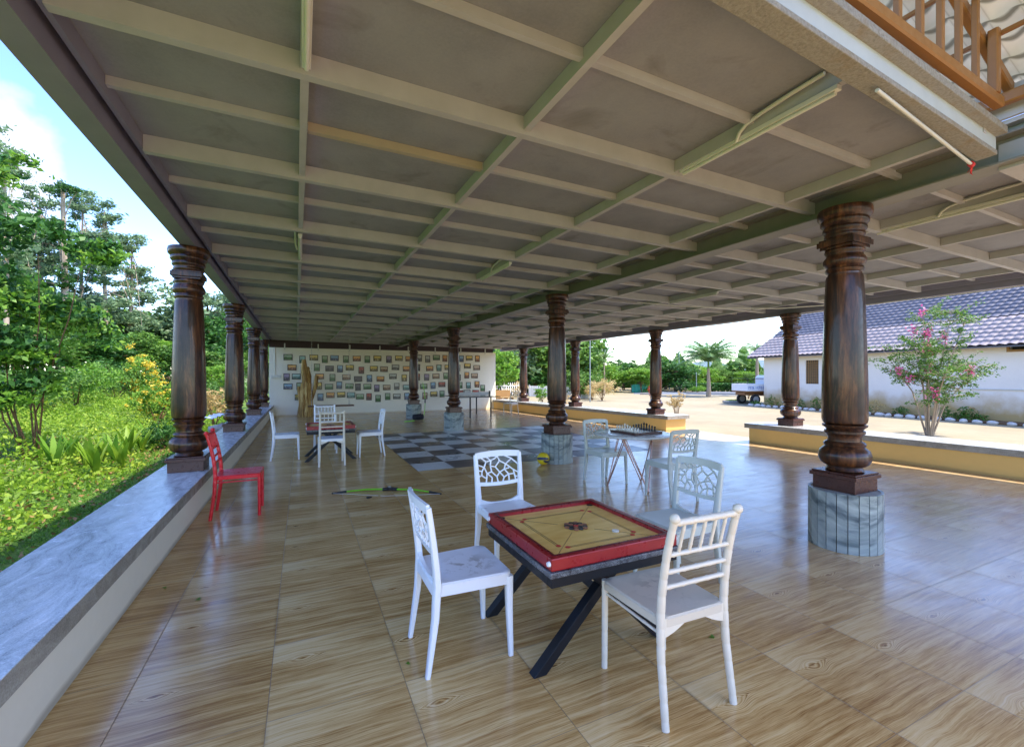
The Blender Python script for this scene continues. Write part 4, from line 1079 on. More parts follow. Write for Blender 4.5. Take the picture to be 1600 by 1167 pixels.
ROWS = [
 [(200,232,'L','green'),(290,247,'P','teal'),(361,235,'L','golden'),(430,245,'P','green'),(491,238,'L','blue'),(562,245,'P','green'),(630,241,'L','orange'),(696,246,'P','green'),(759,240,'L','golden'),(831,246,'P','violet'),(893,239,'L','golden'),(957,243,'L','orange'),(1022,238,'P','grey'),(1073,244,'P','grey'),(1128,235,'L','green'),(1181,240,'P','orange'),(1238,240,'L','grey'),(1284,242,'P','blue'),(1333,238,'L','golden'),(1384,242,'P','orange')],
 [(225,297,'L','orange'),(308,315,'L','green'),(381,296,'P','green'),(460,303,'L','dark'),(525,305,'P','blue'),(586,298,'L','golden'),(658,314,'P','red'),(736,304,'L','golden'),(800,307,'L','tan'),(872,296,'L','grey'),(941,305,'L','orange'),(1010,297,'P','dark'),(1086,303,'L','orange'),(1144,299,'P','teal'),(1201,296,'L','golden'),(1262,300,'P','grey'),(1322,287,'L','golden'),(1380,298,'L','tan')],
 [(191,357,'P','violet'),(252,353,'L','teal'),(398,353,'L','orange'),(478,360,'P','green'),(565,357,'L','tan'),(638,368,'L','dark'),(709,365,'P','blue'),(778,368,'L','orange'),(856,352,'L','grey'),(927,362,'P','golden'),(1009,357,'P','red'),(1067,358,'P','violet'),(1125,351,'L','tan'),(1187,350,'P','green'),(1265,360,'P','dark'),(1318,345,'P','orange'),(1366,348,'L','tan')],
 [(200,415,'L','blue'),(272,414,'P','green'),(393,412,'P','golden'),(456,417,'L','green'),(520,407,'P','blue'),(584,413,'L','green'),(637,419,'P','dark'),(696,416,'L','green'),(755,426,'P','violet'),(817,421,'L','tan'),(880,415,'P','grey'),(941,421,'L','teal'),(1049,415,'L','green'),(1107,409,'P','blue'),(1162,403,'L','red'),(1276,408,'P','green'),(1328,408,'P','teal'),(1382,402,'P','orange'),(1417,425,'P','green')],
 [(270,482,'L','golden'),(403,482,'P','blue'),(465,469,'L','orange'),(532,466,'L','golden'),(594,469,'L','teal'),(650,479,'L','green'),(706,479,'P','red'),(763,490,'P','green'),(823,478,'P','green'),(880,477,'L','grey'),(943,476,'P','blue'),(1056,473,'P','tan'),(1112,462,'L','golden'),(1163,461,'P','green'),(1276,455,'L','red'),(1320,452,'L','grey'),(1373,452,'L','red')]]
sY, cY = math.sin(YAW), math.cos(YAW)
ordn = ['first', 'second', 'third', 'fourth', 'fifth', 'sixth', 'seventh', 'eighth', 'ninth', 'tenth', 'eleventh', 'twelfth', 'thirteenth', 'fourteenth', 'fifteenth', 'sixteenth', 'seventeenth', 'eighteenth', 'nineteenth', 'twentieth']
rown = ['top', 'second', 'middle', 'fourth', 'bottom']
protoP = {}
for ri, row in enumerate(ROWS):
    for ci, (zx, zy, o_, colr) in enumerate(row):
        l = (400 + zx / 4 - 800) / F_PX; u = (HOR - (500 + zy / 4)) / F_PX
        k = 18.985 / (cY - sY * l); x = k * (sY + cY * l); z = 1.5 + k * u
        wd, hg = (.31, .225) if o_ == 'L' else (.215, .29)
        lab = '%s %s framed photo, %s from the left in the %s row on the cream wall' % ({'L': 'wide', 'P': 'upright'}[o_], colr, ordn[ci], rown[ri])
        key = (o_, colr)
        if key not in protoP:
            t = thing('picture_frame', lab, 'framed photo', (x, 18.998, z), 0, 'framed photos on the far wall')
            bm = bmesh.new(); f_ = .022
            for (a, b, c, d) in ((-wd / 2, wd / 2, -hg / 2, -hg / 2 + f_), (-wd / 2, wd / 2, hg / 2 - f_, hg / 2), (-wd / 2, -wd / 2 + f_, -hg / 2 + f_, hg / 2 - f_), (wd / 2 - f_, wd / 2, -hg / 2 + f_, hg / 2 - f_)): box(bm, a, b, -.022, 0, c, d)
            obj('frame', bm, M['frame'], t)
            bm = bmesh.new(); box(bm, -wd / 2 + f_, wd / 2 - f_, -.010, -.002, -hg / 2 + f_, hg / 2 - f_); obj('photo', bm, PM[colr], t)
            protoP[key] = t
        else:
            t = dup(protoP[key], (x, 18.998, z), 0, lab)
        t.rotation_euler = (0, rad(random.uniform(-1.5, 1.5)), 0)


# ================================================================ GREENERY AND YARD
def at(px, d):
    l = (px - 800) / F_PX; return d * (sY + cY * l), d * (cY - sY * l)
def zat(py, d): return 1.5 + (HOR - py) / F_PX * d
def leaves(C, size, up=.3, asp=.5, fold=.25, drop=0., jit=.35):
    """diamond leaves round the points C"""
    C = np.asarray(C, float); n = len(C)
    d = rng.normal(size=(n, 3)); d[:, 2] = d[:, 2] * .6 + up; d /= np.linalg.norm(d, axis=1)[:, None]
    if drop: d[:, 2] -= drop; d /= np.linalg.norm(d, axis=1)[:, None]
    r = rng.normal(size=(n, 3)); s = np.cross(d, r); s /= np.linalg.norm(s, axis=1)[:, None] + 1e-9
    nn = np.cross(d, s); L = size * (1 + jit * rng.uniform(-1, 1, n))[:, None]; W = L * asp
    a = C - d * L / 2; b = C + s * W / 2 + nn * W * fold; c = C + d * L / 2; e = C - s * W / 2 + nn * W * fold
    V = np.stack([a, b, c, e], 1).reshape(-1, 3); F = np.arange(4 * n).reshape(n, 4); return V, F
def clumpy(ells, nleaf, nclump, spread, shell=.55):
    """points for a crown: leaf clumps set over the ellipsoids (cx,cy,cz,rx,ry,rz), uneven and with gaps"""
    w_ = np.array([e[3] * e[4] * e[5] for e in ells]) ** .7; w_ /= w_.sum(); K = rng.choice(len(ells), nclump, p=w_)
    E_ = np.array(ells)[K]; u = rng.normal(size=(nclump, 3)); u /= np.linalg.norm(u, axis=1)[:, None]
    rr = (shell + (1 - shell) * rng.uniform(0, 1, nclump)) * (1 + .12 * rng.normal(size=nclump))
    cc = E_[:, :3] + u * rr[:, None] * E_[:, 3:]
    k = rng.integers(0, nclump, nleaf); sz = rng.uniform(.5, 1.3, nclump)[k][:, None]
    p = cc[k] + rng.normal(size=(nleaf, 3)) * spread * sz * np.array([1, 1, .6])
    return p, cc
def crown_obj(name, pts, size, mat, parent, **kw):
    V, F = leaves(pts, size, **kw); return from_np(name, V, F, mat, parent)
def limbs(parent, trunk, radii, targets, mat, r=.03, name='trunk', nb=14):
    bm = bmesh.new(); sweep(bm, trunk, radii, n=8, up=(1, 0, 0))
    tp = [Vector(p) for p in trunk]
    idx = rng.choice(len(targets), min(nb, len(targets)), replace=False) if len(targets) else []
    for i in idx:
        tg = Vector(targets[i]); h = min(max(.45, rng.uniform(.4, .95)), 1); k = h * (len(tp) - 1); a = int(min(k, len(tp) - 2)); s0 = tp[a].lerp(tp[a + 1], k - a)
        m1 = s0.lerp(tg, .5) + Vector((0, 0, .12 * (tg - s0).length))
        sweep(bm, [s0, m1, tg], [r, r * .6, r * .2], n=5)
    return obj(name, bm, mat, parent, 60)
# --- prototypes (unit trees about 1 m tall, scaled up)
def proto_broad(mat, seed, flat=1.0, nl=5200, leaf=.036):
    global rng; rng = np.random.default_rng(seed)
    t = thing('tree', 'x', 'tree', (0, 0, 0)); ells = [(0, 0, .62, .26, .26, .26)]
    for k in range(7):
        a = rng.uniform(0, 6.28); q = rng.uniform(.12, .28); ells.append((q * math.cos(a), q * math.sin(a), rng.uniform(.32, .82) * flat, rng.uniform(.12, .2), rng.uniform(.12, .2), rng.uniform(.1, .16)))
    p, cc = clumpy(ells, nl, 150, .035); crown_obj('crown', p, leaf, mat, t, up=.2, asp=.6)
    limbs(t, [(0, 0, 0), (.01, 0, .25), (0, .02, .5), (0, 0, .75)], [.03, .022, .016, .006], cc, M['bark'], .009); return t
PT = {}
PT['dark'] = proto_broad(M['leaf_dark'], 1); PT['mid'] = proto_broad(M['leaf_mid'], 2); PT['bright'] = proto_broad(M['leaf_bright'], 3); PT['blue'] = proto_broad(M['leaf_blue'], 4)
def proto_oak(seed):
    """tall slender feathery tree: tufted level branches up a straight stem"""
    global rng; rng = np.random.default_rng(seed); t = thing('tree', 'x', 'tree', (0, 0, 0)); pts = []; tg = []
    for k in range(34):
        z = rng.uniform(.34, .99); r = .16 * (1.15 - z) ** .6 * rng.uniform(.5, 1.15) + .01; a = rng.uniform(0, 6.28)
        e = np.array([r * math.cos(a), r * math.sin(a), z + r * .3]); tg.append(e); m = 150; s_ = rng.uniform(.35, 1.05, m)[:, None]
        pts.append(np.array([0, 0, z]) * (1 - s_) + e * s_ + rng.normal(size=(m, 3)) * np.array([.016, .016, .010]))
    crown_obj('crown', np.concatenate(pts), .021, M['leaf_blue'], t, up=.25, asp=.35)
    limbs(t, [(0, 0, 0), (.006, 0, .4), (-.004, 0, .75), (0, 0, .98)], [.011, .009, .006, .002], tg, M['bark_pale'], .0028, nb=30); return t
PT['oakA'] = proto_oak(11); PT['oakB'] = proto_oak(12)
used = set()
def plant_tree(kind, px, d, htop, label, group, wid=1.0, zb=None, cat='tree', sink=0):
    x, y = at(px, d); zb_ = float(lawn_z(np.array(x), np.array(y))) if zb is None and x < -1.5 else (0 if zb is None else zb)
    H = (zat(htop, d) - zb_) / (1 - sink)
    t = PT[kind] if kind not in used else dup(PT[kind]); used.add(kind)
    t.name = 'tree'; t.location = (x, y, zb_ - .05 - sink * H); t.rotation_euler = (0, 0, random.uniform(0, 6.28)); s_ = H / .98
    t.scale = (s_ * wid, s_ * wid, s_); props(t, label, cat, group); return t
# left wood
gW = 'trees of the wood behind the lawn'
for (kind, px, d, top, wid) in [('mid', -130, 26, 380, 1.2), ('dark', -70, 24, 340, 1.1), ('blue', -20, 30, 330, 1.1), ('mid', 25, 30, 400, 1.3), ('bright', 60, 27, 450, 1.3), ('mid', 105, 33, 455, 1.3), ('blue', 140, 30, 455, 1.4), ('bright', 175, 34, 462, 1.4),
    ('mid', 205, 38, 470, 1.4), ('dark', 235, 36, 482, 1.3), ('bright', 262, 42, 482, 1.4), ('mid', 292, 45, 470, 1.3), ('blue', 325, 36, 440, 1.15), ('dark', 345, 34, 470, 1.2), ('mid', 372, 40, 480, 1.3), ('dark', 392, 44, 480, 1.3), ('mid', 415, 48, 500, 1.2),
    ('dark', 20, 20, 505, 1.5), ('mid', 90, 22, 500, 1.5), ('dark', 150, 24, 505, 1.6), ('mid', 215, 27, 510, 1.6), ('bright', 250, 30, 520, 1.7), ('dark', 305, 30, 520, 1.5), ('mid', 360, 30, 540, 1.4), ('bright', 335, 24, 560, 1.3), ('mid', 400, 34, 530, 1.3)]:
    plant_tree(kind, px, d, top, {'mid': 'mid green bushy tree in the wood behind the lawn', 'dark': 'dark green dense tree in the wood behind the lawn', 'bright': 'bright green leafy tree in the wood behind the lawn', 'blue': 'grey-green tree in the wood behind the lawn'}[kind], gW + ', ' + kind, wid)
gO = 'tall slender trees against the left sky'
for (kind, px, d, top, wid, lab) in [('oakB', 62, 30, 300, 1.0, 'tall feathery tree just left of the bare-trunked tree'), ('oakA', 128, 30, 305, .85, 'slender feathery tree right of the bare-trunked tree'), ('oakB', 163, 29, 328, 1.15, 'broad feathery tree with its top against the left sky'),
    ('oakA', 205, 31, 372, 1.2, 'shortest feathery tree, on the right of the tall row against the sky'), ('oakA', 8, 22, 235, .95, 'big feathery tree at the left edge of the picture'), ('oakB', -45, 24, 180, 1.0, 'tall feathery tree partly out of view at the left edge')]:
    plant_tree(kind, px, d, top, lab, gO, wid)
# bare-trunked tree with a tuft on top
x, y = at(98, 27); zb = float(lawn_z(np.array(x), np.array(y))); H = zat(288, 27) - zb
t = thing('tree', 'tall bare-trunked tree with a small tuft of leaves at its top', 'tree', (x, y, zb), 0)
rng = np.random.default_rng(5); p, cc = clumpy([(0, 0, H - .35, .95, .95, .35), (0, 0, H - 2.6, .6, .6, .6), (.2, 0, H - 5.5, .5, .5, .9)], 2600, 40, .16)
crown_obj('crown', p, .2, M['leaf_dark'], t, up=.1, asp=.35); limbs(t, [(0, 0, 0), (.1, 0, H * .5), (0, 0, H - .3)], [.2, .17, .09], cc, M['bark_pale'], .04, nb=16)
# near broad-leaved small tree at the left
rng = np.random.default_rng(21)
x, y = at(45, 8.2); zb = float(lawn_z(np.array(x), np.array(y)))
t = thing('tree', 'small broad-leaved tree with thin leaning stems in front of the left lawn', 'tree', (x, y, zb), 0)
def P_(px, py, d):
    q = at(px, d); return (q[0] - x, q[1] - y, zat(py, d) - zb)
ell = []
for (px, py, d, rx, rz) in [(-60, 330, 7.6, .8, .5), (-10, 375, 7.4, .6, .33), (50, 352, 7.6, .55, .25), (105, 372, 7.8, .5, .22), (155, 392, 8.0, .38, .22), (-30, 450, 7.6, .8, .5), (30, 470, 8.2, .75, .35), (85, 488, 8.4, .6, .35), (135, 500, 8.6, .45, .3), (20, 540, 7.8, .7, .35), (-60, 540, 7.4, .8, .5), (75, 560, 8.2, .5, .28), (165, 520, 8.8, .22, .18), (10, 235, 7.8, .22, .14), (30, 250, 7.8, .18, .06), (45, 590, 8.0, .4, .2), (-20, 610, 7.6, .4, .3), (-30, 260, 7.6, .5, .3)]:
    ell.append((*P_(px, py, d), rx, rx, rz))
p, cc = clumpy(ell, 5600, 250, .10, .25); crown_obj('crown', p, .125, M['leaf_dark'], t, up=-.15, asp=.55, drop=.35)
p2, cc2 = clumpy([(e[0] + .1, e[1], e[2] - .12, e[3], e[4], e[5]) for e in ell[4:]], 3600, 150, .11, .3); crown_obj('sun_tinted_foliage', p2, .115, M['leaf_bright'], t, up=-.1, asp=.5, drop=.3)  # sunlight on these leaves is put in as a brighter leaf colour
bm = bmesh.new()
for k, (px, py, d) in enumerate([(-10, 480, 7.7), (30, 470, 8.2), (75, 500, 8.3), (100, 520, 8.4), (-40, 400, 7.6), (60, 400, 7.7), (130, 400, 7.9), (10, 520, 7.8), (-30, 540, 7.5)]):
    e = Vector(P_(px, py, d)); b0 = Vector((random.uniform(-.15, .15), random.uniform(-.1, .1), 0)); sweep(bm, [b0, b0.lerp(e, .35) + Vector((-.12, 0, .05)), b0.lerp(e, .7), e], [.016, .013, .009, .004], n=6, up=(1, 0, 0))
obj('trunk', bm, M['stem'], t, 60)
# bushes and flowering shrubs at the left
def bush(px, d, ytop, wid, mat, label, n=2600, leaf=.09, name='bush', cat='bush', zb=None, group=None, base=0, asp=.5, shell=.4, up=.35, extra=None):
    x, y = at(px, d); z0 = (float(lawn_z(np.array(x), np.array(y))) if x < -1.5 else 0) if zb is None else zb
    H = zat(ytop, d) - z0; t = thing(name, label, cat, (x, y, z0), 0, group); w2 = wid / 2
    ell = [(0, 0, H * .55, w2 * .7, w2 * .7, H * .42)]
    for k in range(6):
        a = rng.uniform(0, 6.28); ell.append((w2 * .55 * math.cos(a), w2 * .55 * math.sin(a), H * rng.uniform(.3 + base, .78), w2 * .45, w2 * .45, H * .2))
    p, cc = clumpy(ell, n, 90, wid * .06, shell); p = p[p[:, 2] > .02]
    crown_obj('foliage', p, leaf, mat, t, up=up, asp=asp)
    if extra:
        p, c3 = clumpy([(e[0], e[1], e[2] + H * .04, e[3] * 1.05, e[4] * 1.05, e[5] * 1.05) for e in ell], extra[1], 40, wid * .04, .8); crown_obj('blooms', p, extra[2], extra[0], t, up=.3, asp=.7)
    bm = bmesh.new()
    for k in range(7):
        e = Vector(cc[k * 5 % len(cc)]); sweep(bm, [(rng.uniform(-.06, .06), rng.uniform(-.06, .06), 0), e * .5 + Vector((0, 0, .1)), e], [.018, .012, .004], n=5, up=(1, 0, 0))
    obj('stem', bm, M['stem'], t, 60); return t
bush(222, 20, 548, 2.2, M['leaf_bright'], 'shrub covered in yellow blossom at the edge of the left wood', 2200, .10, 'flowering_bush', extra=(M['leaf_yellow'], 1500, .09))
bush(245, 14.5, 590, 1.5, M['leaf_bright'], 'lower shrub with scattered yellow blossom beside the nearest left pillar', 1800, .09, 'flowering_bush', extra=(M['leaf_yellow'], 500, .07))
bush(335, 15, 600, 1.2, M['leaf_croton'], 'pinkish croton shrub seen between the first and second left pillars', 1500, .09)
bush(345, 19, 585, 1.6, M['leaf_mid'], 'green shrub behind the croton between the left pillars', 1500, .09)
bush(180, 19, 560, 3.0, M['leaf_mid'], 'mid green spreading bush left of the yellow blossom', 2600, .11)
bush(120, 15, 565, 2.6, M['leaf_bright'], 'bright green bush on the slope behind the small broad-leaved tree', 2600, .10)
bush(60, 13, 570, 2.6, M['leaf_mid'], 'green bush on the slope at the far left', 2600, .10)
bush(255, 10.5, 655, .9, M['leaf_dark'], 'dark low bush beside the plinth of the nearest left pillar', 1700, .06)
bush(390, 24, 585, 1.6, M['leaf_mid'], 'green shrub glimpsed between the third and fourth left pillars', 1000, .10)
# broad strap-leaved plants on the slope
def strap_plant(px, d, label, h=.55, n=14, mat=None, wd=.05, zb=None, group='broad-leaved plants on the slope'):
    x, y = at(px, d); z0 = (float(lawn_z(np.array(x), np.array(y))) if x < -1.5 else 0) if zb is None else zb
    t = thing('leafy_plant', label, 'plant', (x, y, z0), 0, group); bm = bmesh.new()
    for k in range(n):
        a = rng.uniform(0, 6.28); L = h * rng.uniform(.7, 1.2); ln_ = rng.uniform(.15, .55); dx, dy = math.cos(a), math.sin(a); pr = None
        for i in range(5):
            u_ = i / 4; c = Vector((dx * L * ln_ * u_ ** 1.4, dy * L * ln_ * u_ ** 1.4, L * (u_ - .25 * ln_ * u_ ** 3))); ww = wd * math.sin(PI * min(.97, .12 + u_ * .85)); s1 = Vector((-dy, dx, 0)) * ww
            cur = (bm.verts.new(c + s1), bm.verts.new(c + Vector((0, 0, -.3 * ww))), bm.verts.new(c - s1))
            if pr: bm.faces.new((pr[0], pr[1], cur[1], cur[0])); bm.faces.new((pr[1], pr[2], cur[2], cur[1]))
            pr = cur
    obj('leaves', bm, mat or M['herb'], t, 60); return t
for k, (px, d) in enumerate([(110, 8.6), (135, 8.2), (160, 9.0), (178, 8.8), (200, 9.6), (222, 10), (85, 7.8), (60, 8.4), (150, 7.6), (232, 10.8), (190, 8.2)]):
    strap_plant(px, d, 'clump of upright broad green leaves among the ground cover on the left slope', rng.uniform(.45, .7), 12, M['leaf_bright'] if k % 3 == 0 else M['herb'], .05)
# ground cover and grass
def scatter(n, xa, xb, ya, yb, dens=None):
    x = rng.uniform(xa, xb, n); y = rng.uniform(ya, yb, n); return x, y
def fbm(x, y): return (np.sin(x * 1.7 + 1.3 * np.sin(y * .9)) + np.sin(y * 1.3 + 1.7 * np.sin(x * 1.1 + 2)) + .6 * np.sin(3.1 * x + 2.3 * y)) / 2.6
rng = np.random.default_rng(77)
x, y = scatter(120000, -15, -2.5, .5, 26); edge = -3.0 - .35 * np.sin(y * 1.7) - .25 * np.sin(y * 4.1); k = (x < edge + .3 * rng.normal(size=len(x))); x, y = x[k], y[k]
hh = (.10 + .32 * np.clip((edge[k] - x) / 2.2, 0, 1)) * (1 + .6 * fbm(x * 1.3, y * 1.3)); z = lawn_z(x, y) + rng.uniform(.0, 1, len(x)) ** .7 * np.maximum(.03, hh)
V, F = leaves(np.stack([x, y, z], 1), .075, up=.6, asp=.5, fold=.2, jit=.5); props(from_np('ground_cover', V, F, M['herb']), kind='stuff', label=None)
x, y = scatter(30000, -40, -9, 4, 46); z = lawn_z(x, y) + rng.uniform(0, .7, len(x)) * (1 + .5 * fbm(x * .5, y * .5))
V, F = leaves(np.stack([x, y, z], 1), .24, up=.6, asp=.5); props(from_np('undergrowth', V, F, M['leaf_mid']), kind='stuff')
x, y = scatter(110000, -4.2, -1.52, 1.5, 24); k = (fbm(x * 2, y * 1.5) + rng.normal(size=len(x)) * .5 > -.45); x, y = x[k], y[k]
V, F = leaves(np.stack([x, y, lawn_z(x, y) + .018], 1), .05, up=.9, asp=.26); props(from_np('grass', V, F, M['grass']), kind='stuff')
x, y = scatter(2600, -5.5, -1.6, 1.5, 14); V, F = leaves(np.stack([x, y, lawn_z(x, y) + .05], 1), .06, up=0, asp=.6)
M['litter'] = leafmat('dry_leaves', (.12, .06, .02), (.26, .15, .05), (.38, .26, .10), .2)
props(from_np('leaf_litter', V, F, M['litter']), kind='stuff')
# bits of junk behind the pillars on the left
t = thing('corrugated_sheet', 'curved white corrugated sheet lying on stones behind the second left pillar', 'sheet', (*at(346, 13.2), .28), .5)
bm = bmesh.new(); N = 20; A = []
for i in range(N + 1):
    u_ = i / N; A.append([bm.verts.new((-.35 + .7 * u_, w_, .02 * math.sin(u_ * 38) + .10 * math.sin(u_ * PI))) for w_ in (-.3, .3)])
for a, b in zip(A, A[1:]): bm.faces.new((a[0], a[1], b[1], b[0]))
o = obj('sheet', bm, M['sheet'], t, 60); sm = o.modifiers.new('s', 'SOLIDIFY'); sm.thickness = .008
for k in range(3):
    bm = bmesh.new(); bmesh.ops.create_icosphere(bm, subdivisions=2, radius=.17, matrix=Matrix.Translation((0, 0, .1)) @ Matrix.Diagonal((1.2, .9, .8, 1)))
    for v in bm.verts: v.co *= 1 + .12 * math.sin(v.co.x * 30 + k) * math.cos(v.co.y * 25)
    o = obj('rock', bm, M['concrete'], None, 60); q = at(338 + 9 * k, 12.6 + .4 * k); o.location = (q[0], q[1], -.1); o.rotation_euler = (0, 0, k)
    props(o, ['leftmost grey rock under the corrugated sheet', 'middle grey rock under the corrugated sheet', 'rightmost grey rock under the corrugated sheet'][k], 'rock')

# picket fences
def picket(px0, d0, px1, d1, n, label, zb=0, h=.95, wd=.07):
    a = Vector(at(px0, d0)); b = Vector(at(px1, d1)); L = (b - a).length; ang = math.atan2(b.y - a.y, b.x - a.x)
    t = thing('picket_fence', label, 'fence', (a.x, a.y, zb), ang)
    for k in range(n):
        s0 = L * (k + .5) / n; bm = bmesh.new()
        hexa(bm, [(s0 - wd / 2, -.01, .02), (s0 + wd / 2, -.01, .02), (s0 + wd / 2, .01, .02), (s0 - wd / 2, .01, .02)], [(s0 - wd / 2, -.01, h - .1), (s0 + wd / 2, -.01, h - .1), (s0 + wd / 2, .01, h - .1), (s0 - wd / 2, .01, h - .1)])
        hexa(bm, [(s0 - wd / 2, -.01, h - .1), (s0 + wd / 2, -.01, h - .1), (s0 + wd / 2, .01, h - .1), (s0 - wd / 2, .01, h - .1)], [(s0 - .008, -.01, h), (s0 + .008, -.01, h), (s0 + .008, .01, h), (s0 - .008, .01, h)])
        obj('picket', bm, M['fence_white'], t)
    for z in (.25, .68):
        bm = bmesh.new(); box(bm, 0, L, .011, .035, z, z + .06); obj('rail', bm, M['fence_white'], t)
    return t
picket(768, 30, 818, 33, 15, 'white picket fence beyond the right end of the photo wall', .12)
picket(333, 33, 352, 33, 6, 'short white picket fence seen between the first two left pillars', 1.0)
picket(376, 36, 388, 36, 4, 'sliver of white picket fence between the second and third left pillars', 1.0)
t = thing('sheet_fence', 'low white corrugated sheet fence in the yard behind the croton bushes', 'fence', (*at(826, 33), 0), 0)
a = Vector(at(826, 33)); b = Vector(at(918, 30)); L = (b - a).length; t.rotation_euler = (0, 0, math.atan2(b.y - a.y, b.x - a.x))
bm = bmesh.new(); N = 120; A = []
for i in range(N + 1): A.append([bm.verts.new((L * i / N, .03 * math.sin(i * 1.3), z_)) for z_ in (0.02, .80)])
for p_, q_ in zip(A, A[1:]): bm.faces.new((p_[0], q_[0], q_[1], p_[1]))
o = obj('panel', bm, M['fence_white'], t); sm = o.modifiers.new('s', 'SOLIDIFY'); sm.thickness = .01
for k in range(5):
    bm = bmesh.new(); box(bm, L * k / 4 - .03, L * k / 4 + .03, .05, .11, 0, .9); obj('post', bm, M['pole'], t)
t = thing('bench', 'ochre slatted bench in the sun just outside the ochre low wall', 'bench', (*at(786, 22.5), 0), .1)
for k in range(4):
    bm = bmesh.new(); box(bm, -.55, .55, -.2 + .1 * k, -.12 + .1 * k, .42, .45); obj('slat', bm, M['lattice'], t)
for x_ in (-.5, -.17, .17, .5):
    bm = bmesh.new(); box(bm, x_ - .02, x_ + .02, -.18, .18, 0, .42); obj('leg', bm, M['lattice'], t)
bm = bmesh.new(); box(bm, -.55, .55, .20, .23, .46, .80); obj('backrest', bm, M['lattice'], t)

# right-hand tree line
gR = 'trees lining the far side of the yard'
LBL = {'mid': 'mid green bushy tree lining the far side of the yard', 'dark': 'dark green dense tree lining the far side of the yard', 'bright': 'bright green loose tree lining the far side of the yard', 'blue': 'grey-green tree lining the far side of the yard'}
for (kind, px, d, top, wid) in [('blue', 700, 48, 500, 1.0), ('mid', 745, 44, 480, 1.0), ('blue', 782, 36, 500, .95), ('dark', 808, 40, 490, 1.), ('mid', 835, 37, 490, 1.), ('blue', 862, 39, 482, 1.), ('mid', 888, 37, 505, .9), ('bright', 912, 40, 540, 1.1), ('bright', 935, 42, 560, 1.3), ('mid', 960, 44, 562, 1.3),
    ('dark', 975, 50, 552, 1.2), ('bright', 1002, 42, 566, 1.3), ('mid', 1025, 48, 560, 1.3), ('dark', 1056, 45, 552, 1.25), ('bright', 1078, 50, 560, 1.3), ('mid', 1040, 52, 556, 1.3), ('bright', 1098, 54, 568, 1.3), ('mid', 1120, 56, 566, 1.3), ('blue', 1140, 60, 570, 1.3), ('bright', 1162, 55, 574, 1.3), ('mid', 1185, 52, 578, 1.2), ('mid', 1208, 56, 570, 1.2),
    ('mid', 905, 30, 572, 1.2), ('bright', 770, 30, 530, .9)]:
    plant_tree(kind, px, d, top, LBL[kind], gR + ', ' + kind, wid * 1.25, zb=0, sink=.24)
# clipped hedge
rng = np.random.default_rng(31)
for k, (px0, px1, d, top, nm) in enumerate([(1078, 1150, 44, 599, 'left'), (1150, 1215, 43, 597, 'right')]):
    a = Vector(at(px0, d)); b = Vector(at(px1, d)); t = thing('hedge', '%s-hand stretch of clipped dark green hedge beyond the yard' % nm, 'hedge', (a.x, a.y, 0), math.atan2(b.y - a.y, b.x - a.x), None)
    L = (b - a).length; h = zat(top, d); n = 6000; p = np.stack([rng.uniform(0, L, n), rng.uniform(-.6, .6, n), rng.uniform(0, 1, n) ** .6 * h * (1 + .05 * np.sin(rng.uniform(0, 9, n)))], 1)
    crown_obj('foliage', p, .17, M['leaf_dark'], t, up=.3, asp=.55)
    bm = bmesh.new()
    for q in range(12): sweep(bm, [(L * (q + .5) / 12, 0, 0), (L * (q + .5) / 12 + .1, .05, h * .7)], [.04, .02], n=5, up=(1, 0, 0))
    obj('stems', bm, M['bark'], t)
def palm(px, d, ytop, label, trunk_top=None, fr=13, fl=2.3, rad_=.16, group=None, up=.9):
    x, y = at(px, d); H = zat(ytop, d); th = H * .62 if trunk_top is None else zat(trunk_top, d); t = thing('palm_tree', label, 'palm tree', (x, y, 0), random.uniform(0, 6), group)
    bm = bmesh.new(); sweep(bm, [(0, 0, 0), (.03, 0, th * .3), (0, 0, th * .7), (0, 0, th)], [rad_ * 1.25, rad_, rad_ * .8, rad_ * .6], n=10, up=(1, 0, 0)); obj('trunk', bm, M['bark_pale'], t, 60)
    bm = bmesh.new(); sweep(bm, [(0, 0, th), (0, 0, th + fl * .25)], [rad_ * .6, rad_ * .35], n=8, up=(1, 0, 0)); obj('crownshaft', bm, M['leaf_mid'], t, 60)
    for k in range(fr):
        a = 2.4 * k; el = up * (1 - .75 * k / fr) + .15; bm = bmesh.new(); pts = []
        for i in range(9):
            u_ = i / 8; r_ = fl * (u_ * math.cos(el * .9) + .15 * u_ * u_); z_ = th + fl * .2 + fl * (u_ * math.sin(el) - .75 * (1.15 - el * .5) * u_ ** 2.2)
            pts.append(Vector((r_ * math.cos(a), r_ * math.sin(a), z_)))
        sweep(bm, pts, [.022 * (1 - .8 * i / 8) for i in range(9)], n=4)
        for i in range(1, 33):
            u_ = i / 33 * 8; j = min(int(u_), 7); c = pts[j].lerp(pts[j + 1], u_ - j); tg = (pts[j + 1] - pts[j]).normalized(); sd = tg.cross(Vector((0, 0, 1))).normalized(); ll = fl * .27 * math.sin(PI * (.12 + .8 * i / 33))
            for s in (-1, 1):
                e = c + (sd * s * .8 + tg * .55 + Vector((0, 0, -.35 - .2 * random.random()))) * ll; wv = tg * .028 * fl / 2
                bm.faces.new([bm.verts.new(q) for q in (c - wv, c + wv, e)])
        obj('frond', bm, M['leaf_palm'], t)
    return t
rng = np.random.default_rng(61); nW = 26000
pxs = rng.uniform(640, 1290, nW); ds = rng.uniform(57, 64, nW); l_ = (pxs - 800) / F_PX
hW = (3.4 + 1.0 * np.sin(pxs * .05) + .7 * np.sin(pxs * .13 + 1) + .4 * np.sin(pxs * .31)) * np.where(pxs < 900, 1.7, 1.0)
V, F = leaves(np.stack([ds * (sY + cY * l_), ds * (cY - sY * l_), rng.uniform(0, 1, nW) ** .8 * hW], 1), .55, up=.3, asp=.6)
